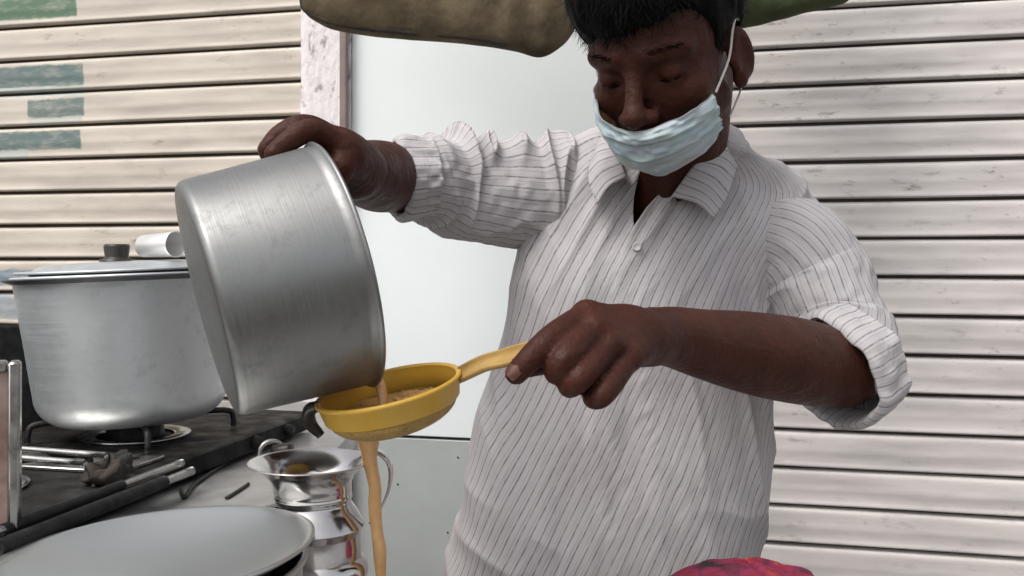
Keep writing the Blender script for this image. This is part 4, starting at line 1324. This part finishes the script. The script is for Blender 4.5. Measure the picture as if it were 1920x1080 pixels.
# ------------------------------------------------------------------ shirt
def shirt_material():
    m = bpy.data.materials.new("striped_shirt_cloth"); m.use_nodes = True
    nt = m.node_tree; b = nt.nodes["Principled BSDF"]; N, L = nt.nodes.new, nt.links.new
    uv = N("ShaderNodeUVMap")
    sep = N("ShaderNodeSeparateXYZ"); L(uv.outputs[0], sep.inputs[0])
    nw = N("ShaderNodeTexNoise"); nw.inputs["Scale"].default_value = 30; nw.inputs["Detail"].default_value = 2
    L(uv.outputs[0], nw.inputs["Vector"])
    def math_(op, a, c=None, val=None):
        q = N("ShaderNodeMath"); q.operation = op
        if hasattr(a, "node"): L(a, q.inputs[0])
        else: q.inputs[0].default_value = a
        if c is not None:
            if hasattr(c, "node"): L(c, q.inputs[1])
            else: q.inputs[1].default_value = c
        return q.outputs[0]
    wob = math_('MULTIPLY', math_('SUBTRACT', nw.outputs[0], 0.5), 0.0016)
    u_ = math_('ADD', sep.outputs[0], wob)
    def stripes(period, phase, w0, w1):
        x = math_('ADD', math_('DIVIDE', u_, period), phase)
        f = math_('FRACT', x)
        d = math_('ABSOLUTE', math_('SUBTRACT', f, 0.5))
        q = N("ShaderNodeMapRange"); q.inputs["From Min"].default_value = w1 / period; q.inputs["From Max"].default_value = w0 / period
        L(d, q.inputs[0]); return q.outputs[0]
    s1 = stripes(0.0112, 0.0, 0.0003, 0.0011)
    s2 = stripes(0.0112, 0.37, 0.0002, 0.0008)
    # broken thread look
    nb = N("ShaderNodeTexNoise"); nb.inputs["Scale"].default_value = 130; nb.inputs["Detail"].default_value = 2
    L(uv.outputs[0], nb.inputs["Vector"])
    nbr = N("ShaderNodeMapRange"); nbr.inputs["From Min"].default_value = 0.32; nbr.inputs["From Max"].default_value = 0.62
    nbr.inputs["To Min"].default_value = 0.45
    L(nb.outputs[0], nbr.inputs[0])
    n0 = N("ShaderNodeTexNoise"); n0.inputs["Scale"].default_value = 9; n0.inputs["Detail"].default_value = 4
    L(uv.outputs[0], n0.inputs["Vector"])
    r = N("ShaderNodeValToRGB")
    r.color_ramp.elements[0].position = 0.3; r.color_ramp.elements[1].position = 0.7
    r.color_ramp.elements[0].color = (0.45, 0.422, 0.432, 1); r.color_ramp.elements[1].color = (0.535, 0.515, 0.522, 1)
    L(n0.outputs[0], r.inputs[0])
    m1 = N("ShaderNodeMix"); m1.data_type = 'RGBA'
    L(math_('MULTIPLY', s2, 0.38), m1.inputs[0]); L(r.outputs[0], m1.inputs[6]); m1.inputs[7].default_value = (0.30, 0.22, 0.21, 1)
    m2 = N("ShaderNodeMix"); m2.data_type = 'RGBA'
    L(math_('MULTIPLY', s1, nbr.outputs[0]), m2.inputs[0]); L(m1.outputs[2], m2.inputs[6]); m2.inputs[7].default_value = (0.19, 0.155, 0.16, 1)
    L(m2.outputs[2], b.inputs["Base Color"])
    b.inputs["Roughness"].default_value = 0.85
    b.inputs["Specular IOR Level"].default_value = 0.2
    # seersucker puckers along the stripes plus weave
    mp = N("ShaderNodeMapping"); mp.inputs["Scale"].default_value = (85, 22, 1)
    L(uv.outputs[0], mp.inputs[0])
    n2 = N("ShaderNodeTexNoise"); n2.inputs["Scale"].default_value = 1.0; n2.inputs["Detail"].default_value = 4
    L(mp.outputs[0], n2.inputs["Vector"])
    bm = N("ShaderNodeBump"); bm.inputs["Strength"].default_value = 0.55; bm.inputs["Distance"].default_value = 0.004
    L(n2.outputs[0], bm.inputs["Height"]); L(bm.outputs[0], b.inputs["Normal"])
    return m
M_shirt = shirt_material()

rows = []
def row(l, r, Y, b, n=2.5):
    a = P(l[0], l[1], Y); c = P(r[0], r[1], Y)
    rows.append(np.concatenate([(a + c) / 2, (c - a) / 2, [b, n]]))
row((815, 1340), (1410, 1340), 1.235, .125, 3.0)
row((822, 1200), (1400, 1200), 1.235, .128, 3.0)
row((832, 1080), (1402, 1085), 1.235, .128, 3.0)
row((860, 950), (1418, 965), 1.23, .126, 3.0)
row((890, 820), (1432, 850), 1.225, .125, 3.0)
row((924, 700), (1438, 745), 1.22, .125, 3.0)
row((946, 600), (1452, 660), 1.21, .122, 3.0)
row((962, 510), (1456, 585), 1.20, .116, 3.0)
row((985, 425), (1478, 510), 1.195, .106, 3.0)
row((1014, 350), (1508, 442), 1.19, .092, 3.0)
row((1050, 292), (1530, 385), 1.185, .076, 2.7)
row((1098, 262), (1490, 328), 1.165, .066, 2.2)
row((1140, 252), (1408, 288), 1.140, .060, 2.1)
row((1165, 246), (1362, 256), 1.120, .057, 2.0)
rows = np.array(rows)
NR = len(rows)
TH0 = math.radians(-9)          # front placket direction
VV = 8.30                        # row index of the V point
def v_top(th):
    d = np.degrees((th - TH0 + np.pi) % (2 * np.pi) - np.pi)
    return np.interp(d, [-60, -27, -9, 0, 8, 13, 60], [NR - 1, 11.5, 10.0, VV, 10.4, 11.8, NR - 1])
def torso_pt(th, v):
    q = spline_at(rows, v)
    c, ex, b, n = q[..., :3], q[..., 3:6], q[..., 6], q[..., 7]
    st, ct = np.sin(th), np.cos(th)
    x = np.sign(st) * np.abs(st) ** (2 / n); y = np.sign(ct) * np.abs(ct) ** (2 / n)
    out = c + ex * x[..., None]
    out[..., 1] -= b * y
    # belly/chest fullness and the lean towards the counter
    return out
def arr_normals(pt):
    du = np.roll(pt, -1, 0) - np.roll(pt, 1, 0)
    dv = np.gradient(pt, axis=1)
    n = np.cross(du, dv)
    n /= (np.linalg.norm(n, axis=-1, keepdims=True) + 1e-9)
    return n
def ridge(x):                     # sharp-crested fold
    return (1 - np.abs(x)) ** 2
SHEAR = 1.0
NT, NVV = 420, 380
th = np.linspace(-math.pi, math.pi, NT, endpoint=False) + math.pi / NT
vt = v_top(th)
fv = np.linspace(0, 1, NVV)
TH, FV = np.meshgrid(th, fv, indexing='ij')
VVv = FV * vt[:, None]
pt = torso_pt(TH, VVv)
nrm = arr_normals(pt)
if (nrm[NT // 2, 50, 1]) > 0: nrm = -nrm
px_ = pt[..., 0]; pz_ = pt[..., 2]
# folds: hanging drape, shoulder pulls, waist creases
lean = px_ + 0.20 * (pz_ - 1.2)
f1 = noise3(lean * 16, pz_ * 2.4, pt[..., 1] * 4, 101) * 0.0075
f2 = ridge(noise3(lean * 30 + 3, pz_ * 5.0, pt[..., 1] * 6, 102)) * 0.0065
f3 = noise3(lean * 60, pz_ * 16, 0.5, 103) * 0.0016
sh = np.clip((VVv - 6.0) / 3.0, 0, 1)
diag = (px_ * 0.86 - (pz_ - 1.45) * 0.5)
f4 = ridge(noise3(diag * 42, pz_ * 7, 2.2, 104)) * 0.008 * sh
wst = np.clip((4.0 - VVv) / 2.0, 0, 1)
f5 = ridge(noise3(lean * 12, (pz_ + 0.5 * px_) * 14, 4.1, 105)) * 0.008 * wst
disp = f1 + f2 + f3 + f4 + f5 - 0.005
# placket: a slightly raised band down the front
dth = (TH - TH0)
pk = np.clip(1 - np.abs(dth - 0.055) / 0.075, 0, 1)
disp += np.clip(pk * 6, 0, 1) * 0.0015
pt = pt + nrm * disp[..., None]
ref = torso_pt(th, np.full(NT, 6.0))
seg = np.linalg.norm(np.roll(ref, -1, 0) - ref, axis=1)
su = np.concatenate([[0], np.cumsum(seg)[:-1]])
sv = FV * 1.0 * vt[:, None] * 0.07
frt = np.clip(np.cos(TH + 0.15), 0, 1) ** 0.7
uvs = np.stack([su[:, None] + 0.26 * frt * (pz_ - 1.0) * -1.0 * SHEAR, sv], -1).reshape(-1, 2)
fs = grid_faces(NT, NVV, close_u=False)
shirt_o = build("shirt", pt.reshape(-1, 3), fs, M_shirt, person, uv=uvs)
sd = shirt_o.modifiers.new("thickness", 'SOLIDIFY'); sd.thickness = 0.0016; sd.offset = 0
# ---- collar: stand and turned-down flap, station by station from the front point to the back of the neck
def collar(st):
    ns, NP = 90, 40
    inn = spline(np.array([P(*a[0]) for a in st]), ns); fo = spline(np.array([P(*a[1]) for a in st]), ns); ed = spline(np.array([P(*a[2]) for a in st]), ns)
    vs, uv = [], []
    Ls = np.concatenate([[0], np.cumsum(np.linalg.norm(np.diff(fo, axis=0), axis=1))])
    for i in range(ns):
        out = ed[i] - inn[i]; out[2] = 0; out /= np.linalg.norm(out)
        wv = 0.0018 * float(noise3(i * 0.12, 1.1, 2.2, 501))
        ctrl = np.array([inn[i], inn[i] * 0.4 + fo[i] * 0.6 - out * 0.001, fo[i], fo[i] + out * 0.005 + np.array([0, -0.001, -0.002]),
                         fo[i] * 0.45 + ed[i] * 0.55 + out * 0.003 + np.array([0, -0.004, 0.005 + wv]), ed[i] + np.array([0, -0.002, 0.001 + wv])])
        q = spline(ctrl, NP)
        for j in range(NP):
            vs.append(q[j]); uv.append((Ls[i], j / NP * 0.09))
    o = build("collar", vs, grid_faces(ns, NP), M_shirt, shirt_o, uv=uv)
    m_ = o.modifiers.new("thickness", 'SOLIDIFY'); m_.thickness = 0.0024; m_.offset = 0
    return o
back = ((1250, 256, 1.195), (1250, 224, 1.200), (1250, 266, 1.225))
collar([((1252, 384, 1.098), (1262, 368, 1.066), (1337, 414, 1.062)), ((1288, 342, 1.10), (1292, 324, 1.066), (1360, 374, 1.074)), ((1308, 315, 1.10), (1310, 296, 1.066), (1376, 330, 1.090)),
        ((1330, 280, 1.10), (1334, 258, 1.072), (1386, 296, 1.112)), ((1345, 262, 1.12), (1352, 236, 1.095), (1392, 280, 1.135)), ((1352, 262, 1.16), (1356, 230, 1.150), (1394, 274, 1.175)),
        ((1305, 258, 1.19), (1305, 226, 1.19), (1310, 266, 1.215)), back])
collar([((1182, 350, 1.10), (1174, 332, 1.072), (1120, 386, 1.068)), ((1172, 322, 1.095), (1162, 302, 1.072), (1104, 342, 1.078)), ((1160, 296, 1.10), (1150, 278, 1.078), (1106, 308, 1.095)),
        ((1152, 280, 1.11), (1144, 260, 1.092), (1112, 290, 1.115)), ((1150, 268, 1.14), (1144, 244, 1.125), (1120, 278, 1.15)), ((1165, 262, 1.175), (1163, 234, 1.17), (1152, 270, 1.195)),
        ((1205, 258, 1.19), (1205, 226, 1.19), (1202, 266, 1.215)), back])
# buttons
def button(px, py):
    Y = 1.09
    # march to the shirt front
    ray = P(px, py, 1.0)
    best = None
    D_ = pt[NT // 4: 3 * NT // 4].reshape(-1, 3)
    pr = np.stack([960 + D_[:, 0] / D_[:, 1] * F, HZ - (D_[:, 2] - EYE) / D_[:, 1] * F], 1)
    i = np.argmin(((pr - np.array([px, py])) ** 2).sum(1))
    p = D_[i]
    Mx = axis_matrix(tuple(p + np.array([0, -0.0028, 0])), (-0.12, -1, 0.1))
    vv, ff = lathe([(0.0, 0.0008), (0.0030, 0.0008), (0.0040, 0.0018), (0.0052, 0.0016), (0.0056, 0.0), (0.0, -0.0006)], 24, Mx)
    build("button", vv, ff, M_button, shirt_o)
button(1192, 463)

# ---- sleeves
def sleeve(path, rad, label_seed, folds, NTs=160, NVs=260, sx=1.0):
    p = np.hstack([np.array(path), np.array(rad)[:, None]])
    q = spline(p, NVs)
    c, r = q[:, :3], q[:, 3]
    t_, a_, b_ = frames(c)
    ths = np.linspace(0, 2 * math.pi, NTs, endpoint=False)
    L_ = np.concatenate([[0], np.cumsum(np.linalg.norm(np.diff(c, axis=0), axis=1))])
    C, Sn = np.cos(ths)[:, None, None], np.sin(ths)[:, None, None]
    dirs = C * a_[None] + Sn * b_[None]
    f = folds(ths[:, None], L_[None, :] / L_[-1], L_[-1])
    ptt = c[None] + dirs * (r[None, :, None] + f[..., None])
    uvs = np.stack([np.broadcast_to((ths * np.mean(rad) * sx)[:, None], f.shape), np.broadcast_to(L_[None], f.shape)], -1).reshape(-1, 2)
    fs = [q_ for q_ in grid_faces(NTs, NVs, close_u=True)]
    o = build("sleeve", ptt.reshape(-1, 3), fs, M_shirt, shirt_o, uv=uvs)
    m_ = o.modifiers.new("thickness", 'SOLIDIFY'); m_.thickness = 0.0016; m_.offset = 0
    return o
def foldsR(th_, v, L):
    ring = ridge(noise3(v * 11 + 0.25 * np.sin(th_ * 2), np.sin(th_) * 0.9, np.cos(th_) * 0.9, 201)) ** 1.5 * 0.024
    topw = 0.30 + 0.70 * np.clip(np.cos(th_), 0, 1)        # deeper pulls on the upper side
    sag = noise3(np.cos(th_) * 1.2, np.sin(th_) * 1.2, v * 4, 203) * 0.006
    return ((ring - 0.006) * topw + sag) * np.clip((1 - v) * 7, 0, 1) + noise3(np.cos(th_) * 5, np.sin(th_) * 5, v * 22, 204) * 0.0018
def foldsL(th_, v, L):
    ring = ridge(noise3(v * 5 + 0.5 * np.sin(th_), np.sin(th_) * 1.0, np.cos(th_) * 1.0, 211)) * 0.009 * np.clip(v * 2.2, 0.15, 1)
    sag = noise3(np.cos(th_) * 1.4, np.sin(th_) * 1.4, v * 3, 213) * 0.006
    return (ring - 0.003 + sag) * np.clip((1 - v) * 7, 0, 1) + noise3(np.cos(th_) * 5, np.sin(th_) * 5, v * 16, 214) * 0.0018
sleeve([P(1130, 372, 1.18), P(1050, 368, 1.175), P(985, 364, 1.165), P(920, 358, 1.15), P(860, 350, 1.130), P(810, 338, 1.100), P(768, 333, 1.075)],
       [0.056, 0.0690, 0.0715, 0.066, 0.060, 0.053, 0.0475], 1, foldsR)
sleeve([P(1420, 440, 1.165), P(1482, 464, 1.150), P(1518, 514, 1.145), P(1542, 570, 1.13), P(1562, 628, 1.11), P(1576, 680, 1.075), P(1576, 705, 1.055)],
       [0.058, 0.0700, 0.072, 0.069, 0.066, 0.064, 0.060], 2, foldsL)

def cuff(c, axis, R0, width, thick, seed, ry=1.0, xhint=(0, 0, 1)):
    """A rolled-up cuff: thick turned band round the sleeve end."""
    Mx = axis_matrix(c, axis, xhint)
    NA, NB = 200, 36
    vs, uv = [], []
    for i in range(NA):
        a = 2 * math.pi * i / NA
        wob = float(noise3(math.cos(a) * 2, math.sin(a) * 2, 0.5, seed)) * 0.006 + float(noise3(math.cos(a) * 6, math.sin(a) * 6, 1.5, seed + 5)) * 0.0025
        wid = width * (1 + 0.22 * float(noise3(math.cos(a) * 1.3, math.sin(a) * 1.3, 2.5, seed + 1)))
        for j in range(NB):
            b_ = 2 * math.pi * j / NB
            cb, sb = math.cos(b_), math.sin(b_)
            rr = R0 + wob + thick * np.sign(cb) * abs(cb) ** 0.8
            zz = 0.5 * wid * np.sign(sb) * abs(sb) ** 0.7 + 0.004 * float(noise3(math.cos(a) * 2.4, math.sin(a) * 2.4, 7.5, seed))
            lump = float(noise3(math.cos(a) * 7, math.sin(a) * 7, b_ * 1.2, seed + 2)) * 0.0022 * (cb > -0.2) + (0.0016 * math.sin(b_ * 3) if cb > 0 else 0)
            pnt = Mx @ Vector(((rr + lump) * math.cos(a), ry * (rr + lump) * math.sin(a), zz))
            vs.append(tuple(pnt)); uv.append((a * R0, b_ * 0.02))
    return build("cuff", vs, grid_faces(NA, NB, close_u=False, close_v=True) + [((NA - 1) * NB + j, j, (j + 1) % NB, (NA - 1) * NB + (j + 1) % NB) for j in range(NB)], M_shirt, shirt_o, uv=uv)
cuff(tuple(P(772, 334, 1.075)), (-0.92, -0.38, -0.10), 0.0470, 0.042, 0.0052, 301)
cuff(tuple(P(1578, 690, 1.060)), (-0.80, -0.52, -0.30), 0.0645, 0.052, 0.0060, 311)

# ---- trousers (below the picture)
for hp_, ft in ((hipL, footL), (hipR, footR)):
    kn = (hp_ + ft) / 2 + np.array([0, -0.02, 0.02])
    build("trouser_leg", *tube([hp_ + np.array([0, 0, 0.06]), hp_ + np.array([0, 0, -0.08]), kn, ft + np.array([0, 0, 0.02])], [0.105, 0.100, 0.080, 0.070], 30, 24), M_trouser, person)

# depth of the seam line over the shoulder (image right)
